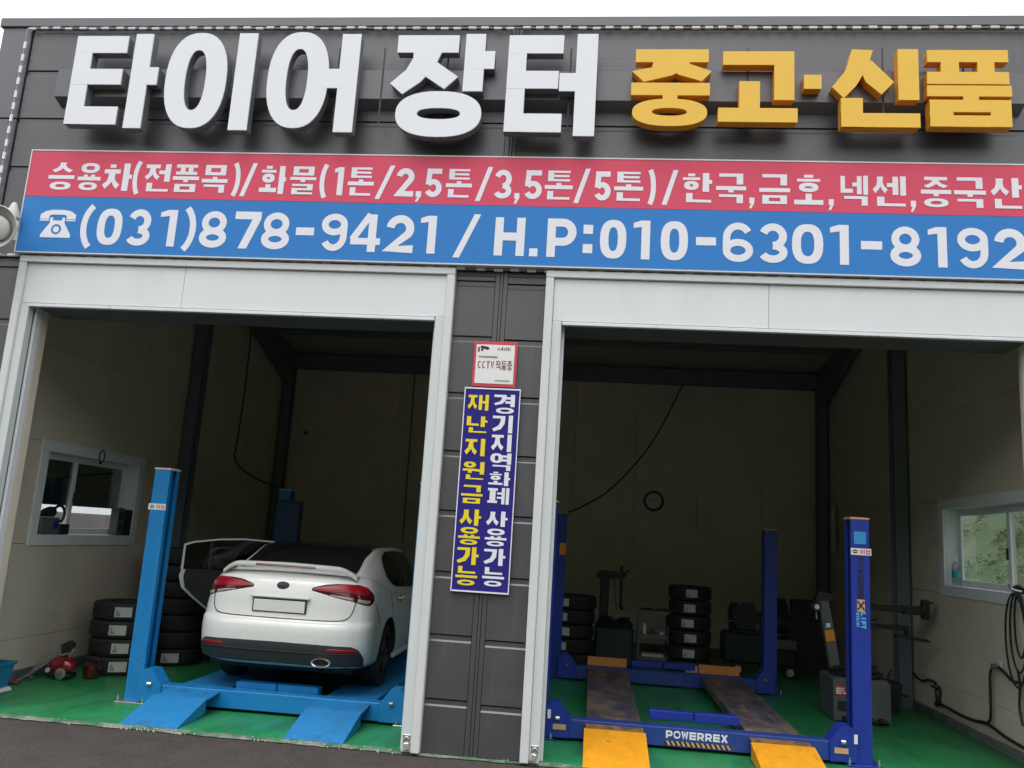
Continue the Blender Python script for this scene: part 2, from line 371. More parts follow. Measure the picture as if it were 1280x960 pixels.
# ---------------------------------------------------------------- lettering: Hangul and Latin strokes in a 0..1 box
def _r(x0, x1, y0, y1): return ('p', [(x0, y0), (x1, y0), (x1, y1), (x0, y1)])
def _ring(x0, x1, y0, y1, tv, th, n=28, e=2.3):
    cx, cy, rx, ry = (x0 + x1) / 2, (y0 + y1) / 2, (x1 - x0) / 2, (y1 - y0) / 2
    o = []; i = []
    for k in range(n):
        a = 2 * math.pi * k / n
        c, s = math.cos(a), math.sin(a)
        px = math.copysign(abs(c) ** (2 / e), c); py = math.copysign(abs(s) ** (2 / e), s)
        o.append((cx + rx * px, cy + ry * py)); i.append((cx + max(rx - tv, .02) * px, cy + max(ry - th, .015) * py))
    return ('o', o, i)
def jamo_c(c, x0, y0, x1, y1, tv, th, pos):
    w, h = x1 - x0, y1 - y0
    tv = min(tv, w * .36); th = min(th, h * (.21 if c in 'ㅌㄹ' else .30))
    S = []
    if c in 'ㄱㅋ':
        S.append(_r(x0, x1, y1 - th, y1))
        if pos == 'left':
            S.append(('p', [(x1 - tv, y1 - th * .5), (x1, y1 - th * .5), (x1 - w * .03, y0 + h * .5), (x1 - w * .3, y0 + h * .17), (x0 + w * .14, y0), (x0, y0 + h * .17), (x1 - w * .52, y0 + h * .38), (x1 - tv * 1.12, y0 + h * .6)]))
        else:
            S.append(_r(x1 - tv, x1, y0, y1 - th * .5))
        if c == 'ㅋ': S.append(_r(x0, x1 - tv * .5, (y0 + y1) / 2 - th / 2, (y0 + y1) / 2 + th / 2))
    elif c == 'ㄴ':
        S += [_r(x0, x0 + tv, y0, y1), _r(x0, x1, y0, y0 + th)]
    elif c in 'ㄷㅌ':
        S += [_r(x0, x0 + tv, y0, y1), _r(x0, x1, y0, y0 + th), _r(x0, x1, y1 - th, y1)]
        if c == 'ㅌ': S.append(_r(x0, x1 - w * .04, (y0 + y1) / 2 - th / 2, (y0 + y1) / 2 + th / 2))
    elif c == 'ㄹ':
        m = (y0 + y1) / 2
        S += [_r(x0, x1, y1 - th, y1), _r(x1 - tv, x1, m, y1), _r(x0, x1, m - th / 2, m + th / 2), _r(x0, x0 + tv, y0, m), _r(x0, x1, y0, y0 + th)]
    elif c == 'ㅁ':
        S += [_r(x0, x1, y1 - th, y1), _r(x0, x1, y0, y0 + th), _r(x0, x0 + tv, y0, y1), _r(x1 - tv, x1, y0, y1)]
    elif c == 'ㅂ':
        S += [_r(x0, x0 + tv, y0, y1), _r(x1 - tv, x1, y0, y1), _r(x0, x1, y0, y0 + th), _r(x0, x1, y0 + h * .5, y0 + h * .5 + th)]
    elif c == 'ㅇ':
        S.append(_ring(x0, x1, y0, y1, tv, th))
    elif c in 'ㅅㅈㅊ':
        yt = y1
        if c == 'ㅊ':
            S.append(_r((x0 + x1) / 2 - w * .17, (x0 + x1) / 2 + w * .17, y1 - h * .14, y1)); yt = y1 - h * .2
        cx = (x0 + x1) / 2
        if c != 'ㅅ':
            S.append(_r(x0 + w * .03, x1 - w * .03, yt - th, yt)); yt -= th * .5
        hh = yt - y0; t2 = tv * .56
        S.append(('p', [(cx - t2, yt), (cx + t2, yt), (cx + t2 * .8, y0 + hh * .58), (cx - w * .12, y0 + hh * .22), (x0 + w * .17, y0), (x0, y0 + hh * .24), (cx - w * .26, y0 + hh * .46), (cx - t2, y0 + hh * .72)]))
        S.append(('p', [(cx - t2 * .4, y0 + hh * .62), (cx + t2 * .75, y0 + hh * .74), (cx + w * .24, y0 + hh * .47), (x1, y0 + hh * .24), (x1 - w * .17, y0), (cx + w * .12, y0 + hh * .22)]))
    elif c == 'ㅍ':
        S += [_r(x0, x1, y1 - th, y1), _r(x0, x1, y0, y0 + th), _r(x0 + w * .2, x0 + w * .2 + tv * .85, y0, y1), _r(x1 - w * .2 - tv * .85, x1 - w * .2, y0, y1)]
    elif c == 'ㅎ':
        S += [_r((x0 + x1) / 2 - w * .2, (x0 + x1) / 2 + w * .2, y1 - h * .17, y1), _r(x0, x1, y1 - h * .40, y1 - h * .24), _ring(x0 + w * .08, x1 - w * .08, y0, y1 - h * .46, tv * .9, th * .8)]
    return S
def vow_v(v, x0, y0, x1, y1, tv, th, ym):
    S = []; w = x1 - x0
    if v == 'ㅣ': S.append(_r(x1 - tv - w * .12, x1 - w * .12, y0, y1))
    elif v == 'ㅏ':
        S += [_r(x0 + w * .08, x0 + w * .08 + tv, y0, y1), _r(x0 + w * .1, x1, ym - th / 2, ym + th / 2)]
    elif v == 'ㅓ':
        S += [_r(x1 - tv, x1, y0, y1), _r(x0, x1 - tv * .5, ym - th / 2, ym + th / 2)]
    elif v == 'ㅕ':
        S += [_r(x1 - tv, x1, y0, y1), _r(x0, x1 - tv * .5, ym + th * .35, ym + th * 1.35), _r(x0, x1 - tv * .5, ym - th * 1.35, ym - th * .35)]
    elif v == 'ㅐ':
        t = tv * .82
        S += [_r(x1 - t, x1, y0, y1), _r(x0, x0 + t, y0 + (y1 - y0) * .03, y1 - (y1 - y0) * .03), _r(x0, x1, ym - th / 2, ym + th / 2)]
    elif v == 'ㅔ':
        t = tv * .78
        S += [_r(x1 - t, x1, y0, y1), _r(x1 - 2.35 * t, x1 - 1.35 * t, y0 + (y1 - y0) * .03, y1 - (y1 - y0) * .03), _r(x0, x1 - 1.6 * t, ym - th / 2, ym + th / 2)]
    elif v == 'ㅖ':
        t = tv * .74
        S += [_r(x1 - t, x1, y0, y1), _r(x1 - 2.35 * t, x1 - 1.35 * t, y0, y1), _r(x0, x1 - 1.6 * t, ym + th * .45, ym + th * 1.3), _r(x0, x1 - 1.6 * t, ym - th * 1.3, ym - th * .45)]
    return S
def vow_h(v, x0, y0, x1, y1, tv, th):
    S = []; cx = (x0 + x1) / 2; w = x1 - x0
    if v == 'ㅡ': S.append(_r(x0, x1, (y0 + y1) / 2 - th / 2, (y0 + y1) / 2 + th / 2))
    elif v == 'ㅗ': S += [_r(x0, x1, y0, y0 + th), _r(cx - tv / 2, cx + tv / 2, y0, y1)]
    elif v == 'ㅛ': S += [_r(x0, x1, y0, y0 + th), _r(cx - w * .16 - tv / 2, cx - w * .16 + tv / 2, y0, y1), _r(cx + w * .16 - tv / 2, cx + w * .16 + tv / 2, y0, y1)]
    elif v == 'ㅜ': S += [_r(x0, x1, y1 - th, y1), _r(cx - tv / 2, cx + tv / 2, y0, y1)]
    return S
CHO = 'ㄱㄲㄴㄷㄸㄹㅁㅂㅃㅅㅆㅇㅈㅉㅊㅋㅌㅍㅎ'
JUNG = 'ㅏㅐㅑㅒㅓㅔㅕㅖㅗㅘㅙㅚㅛㅜㅝㅞㅟㅠㅡㅢㅣ'
JONG = ['', 'ㄱ', 'ㄲ', 'ㄳ', 'ㄴ', 'ㄵ', 'ㄶ', 'ㄷ', 'ㄹ', 'ㄺ', 'ㄻ', 'ㄼ', 'ㄽ', 'ㄾ', 'ㄿ', 'ㅀ', 'ㅁ', 'ㅂ', 'ㅄ', 'ㅅ', 'ㅆ', 'ㅇ', 'ㅈ', 'ㅊ', 'ㅋ', 'ㅌ', 'ㅍ', 'ㅎ']
def hangul(ch, tv=.17, th=.13):
    k = ord(ch) - 0xAC00
    c, v, f = CHO[k // 588], JUNG[(k % 588) // 28], JONG[k % 28]
    comp = {'ㅘ': ('ㅗ', 'ㅏ'), 'ㅝ': ('ㅜ', 'ㅓ'), 'ㅟ': ('ㅜ', 'ㅣ')}
    S = []
    if f: th *= .86
    if v in comp:
        hv, vv = comp[v]
        if f:
            S += jamo_c(c, .03, .66, .60, 1, tv, th, 'top'); S += vow_h(hv, 0, .36, .66, .60, tv * .9, th)
            S += vow_v(vv, .60, .30, 1, 1, tv, th, .52); S += jamo_c(f, .16, 0, .98, .26, tv, th, 'bot')
        else:
            S += jamo_c(c, .04, .40, .60, 1, tv, th, 'top'); S += vow_h(hv, 0, .06, .66, .34, tv * .9, th)
            S += vow_v(vv, .70 if vv == 'ㅏ' else .66, 0, 1, 1, tv, th, .52)
    elif v in 'ㅏㅓㅣㅐㅔㅕㅖ':
        wide = v in 'ㅐㅔㅖ'
        cx1 = .46 if wide else .60
        vx0 = {'ㅏ': .66, 'ㅣ': .68, 'ㅓ': .56, 'ㅕ': .56, 'ㅐ': .53, 'ㅔ': .44, 'ㅖ': .44}[v]
        if f:
            S += jamo_c(c, .02, .42, cx1, .98, tv, th, 'left'); S += vow_v(v, vx0, .36, 1, 1, tv, th, .70)
            S += jamo_c(f, .14, 0, .98, .31, tv, th * .95, 'bot')
        else:
            S += jamo_c(c, .01, .06, cx1, .96, tv, th, 'left'); S += vow_v(v, vx0, 0, 1, 1, tv, th, .52)
    else:
        if f:
            S += jamo_c(c, .1, .63, .9, 1, tv, th * .92, 'top'); S += vow_h(v, 0, .36, 1, .57, tv * .8, th); S += jamo_c(f, .1, 0, .9, .29, tv, th * .95, 'bot')
            if f == 'ㄹ':
                S = jamo_c(c, .1, .68, .9, 1, tv, th * .75, 'top') + vow_h(v, 0, .44, 1, .62, tv * .8, th * .8) + jamo_c(f, .1, 0, .9, .37, tv, th * .72, 'bot')
        else:
            S += jamo_c(c, .1, .42, .9, 1, tv, th, 'top'); S += vow_h(v, 0, 0, 1, .36, tv, th)
    return S

def arc(cx, cy, rx, ry, a0, a1, n=12):
    return [(cx + rx * math.cos(math.radians(a0 + (a1 - a0) * i / n)), cy + ry * math.sin(math.radians(a0 + (a1 - a0) * i / n))) for i in range(n + 1)]
def stroke(pts, t, closed=False):
    """a pen line of width t as one outline"""
    n = len(pts); L = []; R = []
    for i in range(n):
        if closed: a, b, c = pts[i - 1], pts[i], pts[(i + 1) % n]
        else: a, b, c = pts[max(i - 1, 0)], pts[i], pts[min(i + 1, n - 1)]
        d1 = Vector((b[0] - a[0], b[1] - a[1])); d2 = Vector((c[0] - b[0], c[1] - b[1]))
        if d1.length < 1e-9: d1 = d2
        if d2.length < 1e-9: d2 = d1
        d1.normalize(); d2.normalize()
        n1 = Vector((-d1.y, d1.x)); n2 = Vector((-d2.y, d2.x))
        m = (n1 + n2)
        if m.length < 1e-6: m = n1
        m.normalize(); k = t / 2 / max(m.dot(n1), .5)
        L.append((b[0] + m.x * k, b[1] + m.y * k)); R.append((b[0] - m.x * k, b[1] - m.y * k))
    if closed: return ('o', L, R)
    return ('s', L, R)
def latin(ch, w, h, t):
    """glyph outlines in a w x h box with pen width t, real units"""
    a = t / 2; x0, x1, y0, y1 = a, w - a, a, h - a; cx, cy = w / 2, h / 2; rx = (x1 - x0) / 2
    S = []
    if ch in '0O': S.append(_ring(0, w, 0, h, t, t * .92, e=2.5))
    elif ch == '1': S += [('p', [(w - t, 0), (w, 0), (w, h), (w - t, h)]), ('p', [(0, h * .80), (w - t * .8, h * .84), (w - t * .8, h), (w * .45, h), (0, h * .93)])]
    elif ch == '2': S.append(stroke(arc(cx, y1 - rx, rx, rx, 175, -35, 14) + [(x0 + a * .2, y0)] + [(x1 + a, y0)], t))
    elif ch == '3':
        t *= .9; a = t / 2; x0, x1, y0, y1 = a, w - a, a, h - a; rx = (x1 - x0) / 2
        r2 = (h * .53 - t) / 2; r1 = (h - t - 2 * r2) / 2
        S += [stroke(arc(cx - rx * .05, y1 - r1, rx * .95, r1, 160, -90, 14), t), stroke(arc(cx - rx * .05, y0 + r2, rx, r2, 90, -160, 14), t)]
    elif ch == '4': S += [stroke([(w * .62, h), (w * .06, h * .32)], t * .85), ('p', [(0, h * .19), (w, h * .19), (w, h * .19 + t * .85), (0, h * .19 + t * .85)]), ('p', [(w * .58, 0), (w * .58 + t, 0), (w * .58 + t, h), (w * .58, h)])]
    elif ch == '5':
        t *= .92; a = t / 2; x0, x1, y0 = a, w - a, a; rx = (x1 - x0) / 2; r2 = (h * .63 - t) / 2
        S += [('p', [(w * .10, h - t), (w * .96, h - t), (w * .96, h), (w * .10, h)]), ('p', [(w * .05, h * .44), (w * .05 + t * .9, h * .44), (w * .10 + t, h - t * .5), (w * .10, h - t * .5)]), stroke(arc(cx, y0 + r2, rx, r2, 148, -155, 18), t)]
    elif ch in '69':
        t6 = t * .84; q = t6 / 2; H6 = h * .585; r = (H6 - t6) / 2; ax, bx = q, w - q
        P = [stroke(arc(cx, q + r, (bx - ax) / 2, r, 0, 360, 20)[:-1], t6, True), stroke(arc(cx, h - q - h * .30, (bx - ax) / 2, h * .30, 30, 180, 12) + [(ax, q + r)], t6)]
        if ch == '9': P = [(k, [(w - p[0], h - p[1]) for p in u], [(w - p[0], h - p[1]) for p in v]) for k, u, v in P]
        S += P
    elif ch == '7': S += [('p', [(0, h - t), (w, h - t), (w, h), (0, h)]), ('p', [(w * .22, 0), (w * .22 + t * 1.1, 0), (w, h - t), (w - t * 1.1, h - t)])]
    elif ch == '8':
        t *= .9; a = t / 2; x0, x1, y0, y1 = a, w - a, a, h - a; rx = (x1 - x0) / 2
        r2 = (h * .55 - t) / 2; r1 = (h - t - 2 * r2) / 2
        S += [stroke(arc(cx, y1 - r1, rx * .9, r1, 0, 360, 18)[:-1], t * .95, True), stroke(arc(cx, y0 + r2, rx, r2, 0, 360, 18)[:-1], t, True)]
    elif ch == '(': S.append(stroke(arc(w * 1.15, cy, w, h * .58, 122, 238, 14), t))
    elif ch == ')': S.append(stroke(arc(-w * .15, cy, w, h * .58, -58, 58, 14), t))
    elif ch == '/': S.append(('p', [(0, 0), (t, 0), (w, h), (w - t, h)]))
    elif ch == '-': S.append(('p', [(0, h * .40), (w, h * .40), (w, h * .40 + t), (0, h * .40 + t)]))
    elif ch == ',': S.append(('p', [(w * .1, t * .95), (w, t * .95), (w, t * .15), (w * .5, -t * .8), (w * .05, -t * .8), (w * .42, 0), (w * .1, 0)]))
    elif ch == '.': S.append(('p', [(0, 0), (w, 0), (w, w), (0, w)]))
    elif ch == ':': S += [('p', [(0, h * .12), (w, h * .12), (w, h * .12 + w), (0, h * .12 + w)]), ('p', [(0, h * .62), (w, h * .62), (w, h * .62 + w), (0, h * .62 + w)])]
    elif ch == 'H': S += [('p', [(0, 0), (t, 0), (t, h), (0, h)]), ('p', [(w - t, 0), (w, 0), (w, h), (w - t, h)]), ('p', [(0, cy - a), (w, cy - a), (w, cy + a), (0, cy + a)])]
    elif ch in 'PR':
        r = h * .29
        S += [('p', [(0, 0), (t, 0), (t, h), (0, h)]), stroke([(t * .5, y1)] + arc(x1 - r * .8, y1 - r * .86, r * .8, r * .86, 90, -90, 10) + [(t * .5, y1 - r * 1.72)], t)]
        if ch == 'R': S.append(('p', [(w * .40, h * .45), (w * .40 + t, h * .45), (w, 0), (w - t * 1.1, 0)]))
    elif ch == 'C': S.append(stroke(arc(cx + a * .3, cy, rx, h / 2 - a, 45, 315, 20), t))
    elif ch == 'T': S += [('p', [(0, h - t), (w, h - t), (w, h), (0, h)]), ('p', [(cx - a, 0), (cx + a, 0), (cx + a, h), (cx - a, h)])]
    elif ch == 'V': S.append(stroke([(a, h), (cx, a), (w - a, h)], t))
    elif ch == 'W': S.append(stroke([(a * .8, h), (w * .27, a), (cx, h * .8), (w * .73, a), (w - a * .8, h)], t))
    elif ch == 'E':
        S += [('p', [(0, 0), (t, 0), (t, h), (0, h)])] + [('p', [(0, y), (w, y), (w, y + t), (0, y + t)]) for y in (0, cy - a, h - t)]
    elif ch == 'F': S += [('p', [(0, 0), (t, 0), (t, h), (0, h)])] + [('p', [(0, y), (w, y), (w, y + t), (0, y + t)]) for y in (cy - a, h - t)]
    elif ch == 'L': S += [('p', [(0, 0), (t, 0), (t, h), (0, h)]), ('p', [(0, 0), (w, 0), (w, t), (0, t)])]
    elif ch == 'I': S.append(('p', [(cx - a, 0), (cx + a, 0), (cx + a, h), (cx - a, h)]))
    elif ch == 'U': S.append(stroke([(x0, h), (x0, h * .35)] + arc(cx, y0 + h * .3, rx, h * .3, 180, 360, 10) + [(x1, h)], t))
    elif ch == 'X': S += [stroke([(a, 0), (w - a, h)], t), stroke([(a, h), (w - a, 0)], t)]
    return S
def sc_shape(s, x, z, sx, sz):
    if s[0] == 'p': return ('p', [(x + p[0] * sx, z + p[1] * sz) for p in s[1]])
    return (s[0], [(x + p[0] * sx, z + p[1] * sz) for p in s[1]], [(x + p[0] * sx, z + p[1] * sz) for p in s[2]])
def glyph(ch, x0, x1, z0, z1, t=None, tv=.17, th=.13):
    if '가' <= ch <= '힣': return [sc_shape(s, x0, z0, x1 - x0, z1 - z0) for s in hangul(ch, tv, th)]
    return [sc_shape(s, x0, z0, 1, 1) for s in latin(ch, x1 - x0, z1 - z0, t)]
def flat(mb, shapes, place, lift=0.0002):
    """printed shapes as faces; overlapping strokes are stacked a hair apart"""
    for k, s in enumerate(shapes):
        h = lift * k
        if s[0] == 'p':
            mb.add([place(p[0], p[1], h) for p in s[1]], [tuple(range(len(s[1])))])
        else:
            n = len(s[1]); vs = [place(p[0], p[1], h) for p in s[1]] + [place(p[0], p[1], h) for p in s[2]]
            m = n if s[0] == 'o' else n - 1
            mb.add(vs, [(i, (i + 1) % n, n + (i + 1) % n, n + i) for i in range(m)])
def raised(face, side, shapes, yf, yb):
    """box letters: face sheets at yf and return walls back to yb"""
    for k, s in enumerate(shapes):
        y = yf - .0006 * k
        loops = [s[1]] if s[0] == 'p' else [s[1], s[2]]
        if s[0] == 'p':
            face.prism(s[1], 'y', y, yf + .012)
        else:
            n = len(s[1])
            for yy in (y, yf + .012):
                face.add([(p[0], yy, p[1]) for p in s[1]] + [(p[0], yy, p[1]) for p in s[2]], [(i, (i + 1) % n, n + (i + 1) % n, n + i) for i in range(n)])
            for lp in loops:
                face.add([(p[0], y, p[1]) for p in lp] + [(p[0], yf + .012, p[1]) for p in lp], [(i, (i + 1) % n, n + (i + 1) % n, n + i) for i in range(n)])
        for lp in loops:
            n = len(lp)
            cx = sum(p[0] for p in lp) / n; cz = sum(p[1] for p in lp) / n
            g = .0025 if lp is loops[0] else -.0025
            def off(p):
                d = math.hypot(p[0] - cx, p[1] - cz) or 1
                return (p[0] - (p[0] - cx) / d * g, p[1] - (p[1] - cz) / d * g)
            q = [off(p) for p in lp]
            side.add([(p[0], yf + .011, p[1]) for p in q] + [(p[0], yb, p[1]) for p in q], [(i, (i + 1) % n, n + (i + 1) % n, n + i) for i in range(n)])
def run_x(text, x0, x1, gap=.12):
    """equal cells for a word between x0 and x1"""
    n = len(text); c = (x1 - x0) / (n - gap)
    return [(ch, x0 + c * i, x0 + c * (i + 1 - gap)) for i, ch in enumerate(text)]

# ================================================================ GROUND
mb = MB().add([(-400, -400, -.02), (400, -400, -.02), (400, 400, -.02), (-400, 400, -.02)], [(0, 1, 2, 3)])
tag(mb.build('asphalt', M_asph), kind='structure')
mb = MB().box(-5.2, 5.2, .02, 8.4, -.10, 0)
tag(mb.build('floor', M_floor), kind='structure')
# broken concrete edge between floor and asphalt
rows = [[], []]
for i in range(140):
    x = -5.2 + 10.4 * i / 139
    rows[0].append((x, -.035 + random.uniform(-.018, .012), -.012)); rows[1].append((x, .035 + random.uniform(-.01, .012), .003))
tag(MB().grid(rows).build('threshold', M_conc), kind='structure')
m = MB()
for k in range(110):
    x = random.choice((random.uniform(-3.1, -2.3), random.uniform(-3.2, -2.5), random.uniform(-1.9, -.6), random.uniform(-4.4, 4.4))); y = random.gauss(-.02, .02); r = random.uniform(.003, .011); a = random.uniform(0, 3)
    p = [(x + r * math.cos(a + q * 1.2566) * random.uniform(.6, 1.5), y + r * .7 * math.sin(a + q * 1.2566), -.016 if y < -.02 else .002) for q in range(5)]
    m.add(p + [(x, y, .004 + r * .3)], [(q, (q + 1) % 5, 5) for q in range(5)])
tag(m.build('concrete_crumbs', M_crumb), kind='stuff')
# grass bank beyond the right window
def bank_z(x): return max(-.015, min((x - 7.4) * .85, 4.2 + (x - 12.3) * .10))
rows = []
for i in range(40):
    x = 6.4 + i * .35
    rows.append([(x, -2 + j * .5, bank_z(x) + random.uniform(-.05, .05) * (x > 7.5)) for j in range(84)])
tag(MB().grid(rows).build('grass_bank', M_grass, smooth=True), kind='structure')
mb = MB()
for c_ in range(110):
    cx_ = random.uniform(7.7, 12.5); cy_ = random.uniform(2.0, 18); r_ = random.uniform(.18, .5)
    for k in range(170):
        d = Vector((random.gauss(0, 1), random.gauss(0, 1), abs(random.gauss(0, 1)))).normalized() * r_ * random.random() ** .4
        p = Vector((cx_ + d.x, cy_ + d.y, bank_z(cx_ + d.x) + d.z * .9))
        s = random.uniform(.02, .05); a = random.uniform(0, 6.28); b = random.uniform(-.4, .9)
        d = Vector((math.cos(a) * math.cos(b), math.sin(a) * math.cos(b), math.sin(b))); e = d.orthogonal().normalized()
        e = Matrix.Rotation(random.uniform(0, 6.28), 3, d) @ e
        mb.add([p, p + d * s + e * s * .4, p + d * s * 2, p + d * s - e * s * .4], [(0, 1, 2, 3)])
tag(mb.build('bank_shrubs', M_leaf, normals=False), kind='stuff')
rows = []
for i in range(17):
    y = -24 - i * 3.6
    rows.append([(x, y, -.03 + (21 * math.sin(min(1, i / 9) * math.pi / 2) + .9 * math.sin(x * .13 + i) + .6 * math.sin(x * .31)) * (i > 0)) for x in range(-160, 161, 8)])
tag(MB().grid(rows).build('sky_block_hill', M_hill, smooth=True), kind='structure')  # unseen hill added behind the camera to keep low sky light out of the bays
# pale yard seen under the left blind
tag(MB().box(-30, -5.6, -3, 30, -.1, .03).build('yard', M_asph), kind='structure')
T = thing('boundary_wall', 'pale stained boundary wall seen outside the left window', 'wall', (-15, 8.5, 0))
for k in range(6): MB().box(-.08, .08, -6 + k * 2.0 + .004, -4 + k * 2.0 - .004, .0, 2.35, .01).build('wall_panel', M_yard, T)
MB().box(-.12, .12, -6, 6, 2.352, 2.42, .01).build('coping', M_conc, T)

# ================================================================ BUILDING
B = thing('garage_building', 'dark grey metal clad tyre garage with two open bays under big signs', 'building')
rowz = [0.0] + [0.44 + .528 * k for k in range(12)] + [6.73]
def clad(x0, x1, z0, z1):
    x0 += .003; x1 -= .003
    dz = -.02 if x0 > 0 else 0
    for a, b in zip(rowz, rowz[1:]):
        a += dz; b += dz
        lo, hi = max(a, z0), (min(b, z1) if b < 6.6 else z1)
        if hi - lo < .05: continue
        m = MB()
        # a panel with a folded lower edge that leaves a recessed joint
        m.prism([(0.0, lo + .002), (.003, lo), (.03, lo), (.03, hi - .011), (.011, hi - .011), (.011, hi - .048), (.0, hi - .062)], 'x', x0, x1)
        m.build('cladding_panel', M_clad, B)
clad(-5.045, -.038, 4.235, 6.73); clad(.078, 5.045, 4.235, 6.73)
clad(-.405, -.038, 0, 4.235); clad(.078, .432, 0, 4.235)
clad(-5.045, -4.712, 0, 4.235); clad(4.782, 5.045, 0, 4.235)
for s in (-1, 1):
    for a, b in ((0, 1.9), (1.91, 3.8), (3.81, 5.70), (5.71, 6.73)):
        MB().box(s * 5.065, s * 5.39, -.012, .10, a, b, .006).build('corner_trim', M_trim, B)
for a, b in ((-.037, .006), (.010, .034), (.038, .077)):
    MB().box(a, b, -.003 if a > 0 and b < .037 else .0, .03, 0, 6.72, .002).build('joint_strip', M_clad, B)
m = MB()
m.box(-5.06, -4.60, .035, .12, 0, 4.22); m.box(-.50, .52, .035, .12, 0, 4.22); m.box(4.66, 5.06, .035, .12, 0, 4.22); m.box(-5.06, 5.06, .035, .12, 4.22, 6.72)
m.build('front_wall_core', M_joint, B)
MB().box(-5.42, 5.42, -.035, .16, 6.725, 6.83, .008).build('parapet_cap', M_trim, B)
# inner lining of the front wall and soffits behind the shutters
m = MB()
m.box(-5.13, -4.52, .125, .22, 0, 5.9); m.box(-.53, .55, .125, .22, 0, 5.9); m.box(4.62, 5.13, .125, .22, 0, 5.9); m.box(-4.515, -.535, .125, .22, 3.78, 5.9); m.box(.555, 4.615, .125, .22, 3.78, 5.9)
m.build('front_wall_lining', M_wall, B)
# side walls of stacked panels round a window
WIN = {-1: (1.33, 3.42, 1.43, 2.55), 1: (1.05, 3.27, 1.475, 2.56)}
for s in (-1, 1):
    ya, yb, za, zb = WIN[s]; X0, X1 = s * 5.13, s * 5.33
    cuts = [(.125, 8.4, 0, .43), (.125, 8.4, .434, za), (.125, ya, za + .004, zb), (yb, 8.4, za + .004, zb), (.125, 8.4, zb + .004, 3.6), (.125, 8.4, 3.604, 4.6), (.125, 8.4, 4.604, 6.2)]
    for y0, y1, z0, z1 in cuts:
        MB().box(X0, X1, y0, y1, z0, z1, .003).build('side_wall_panel', M_wall, B)
    MB().box(s * 5.09, s * 5.128, .23, 8.3, .002, .10, .004).build('skirting', M_base, B)
for k in range(9):
    x = -5.12 + k * 1.138
    MB().box(x + .002, x + 1.136, 8.26, 8.42, 0, 6.0, .003).build('back_wall_panel', M_wall, B)
MB().box(-5.08, 5.08, 8.22, 8.258, .002, .10, .004).build('skirting', M_base, B)
MB().box(-5.45, 5.45, 8.425, 8.50, 0, 6.3).build('light_stop_backing', M_trim, B)  # backing added so no daylight leaks through the back panel gaps
for s in (-1, 1):
    ya, yb, za, zb = WIN[s]
    m = MB().box(s * 5.335, s * 5.385, .14, 8.42, 0, za - .03).box(s * 5.335, s * 5.385, .14, 8.42, zb + .03, 6.2).box(s * 5.335, s * 5.385, .14, ya - .03, za - .029, zb + .029).box(s * 5.335, s * 5.385, yb + .03, 8.42, za - .029, zb + .029)
    m.build('light_stop_backing', M_trim, B)  # same added light stop behind the side wall panels
# single pitch roof falling to the back
def rz(y): return 5.95 - .1 * y
MB().prism([(.13, rz(.13)), (8.5, rz(8.5)), (8.5, rz(8.5) + .18), (.13, rz(.13) + .18)], 'x', -5.36, 5.36).build('roof', M_roof, B)
def beam_h(y0, y1, x, w=.14, h=.26):
    MB().prism([(y0, rz(y0) - h - .002), (y1, rz(y1) - h - .002), (y1, rz(y1) - .002), (y0, rz(y0) - .002)], 'x', x - w / 2, x + w / 2).build('rafter', M_steel, B)
for x in (-5.02, 0.0, 5.02): beam_h(.24, 8.2, x)
for x in (-5.02, 5.02):
    MB().prism([(6.2, rz(6.2) - .262), (8.19, rz(8.19) - .262), (8.19, rz(8.19) - .72)], 'x', x - .05, x + .05).build('haunch', M_steel, B)
MB().box(-5.08, 5.08, 8.06, 8.22, 4.80, 5.06).build('eaves_beam', M_steel, B)
for y in (2.0, 3.6, 5.2, 6.8):
    MB().box(-4.94, -.08, y, y + .06, rz(y) - .10, rz(y + .06) - .012).build('purlin', M_steel, B)
    MB().box(.08, 4.94, y, y + .06, rz(y) - .10, rz(y + .06) - .012).build('purlin', M_steel, B)
def hcol(x, y, top):
    m = MB(); m.box(x - .08, x + .08, y - .10, y - .088, .002, top); m.box(x - .08, x + .08, y + .088, y + .10, .002, top); m.box(x - .006, x + .006, y - .087, y + .087, .002, top); m.box(x - .14, x + .14, y - .14, y + .14, .001, .018)
    m.build('column', M_steel, B)
for s in (-1, 1):
    hcol(s * 5.01, 4.42 if s < 0 else 4.30, rz(4.4) - .28); hcol(s * 5.01, 8.08, 4.79)
hcol(0, 8.08, 4.79)
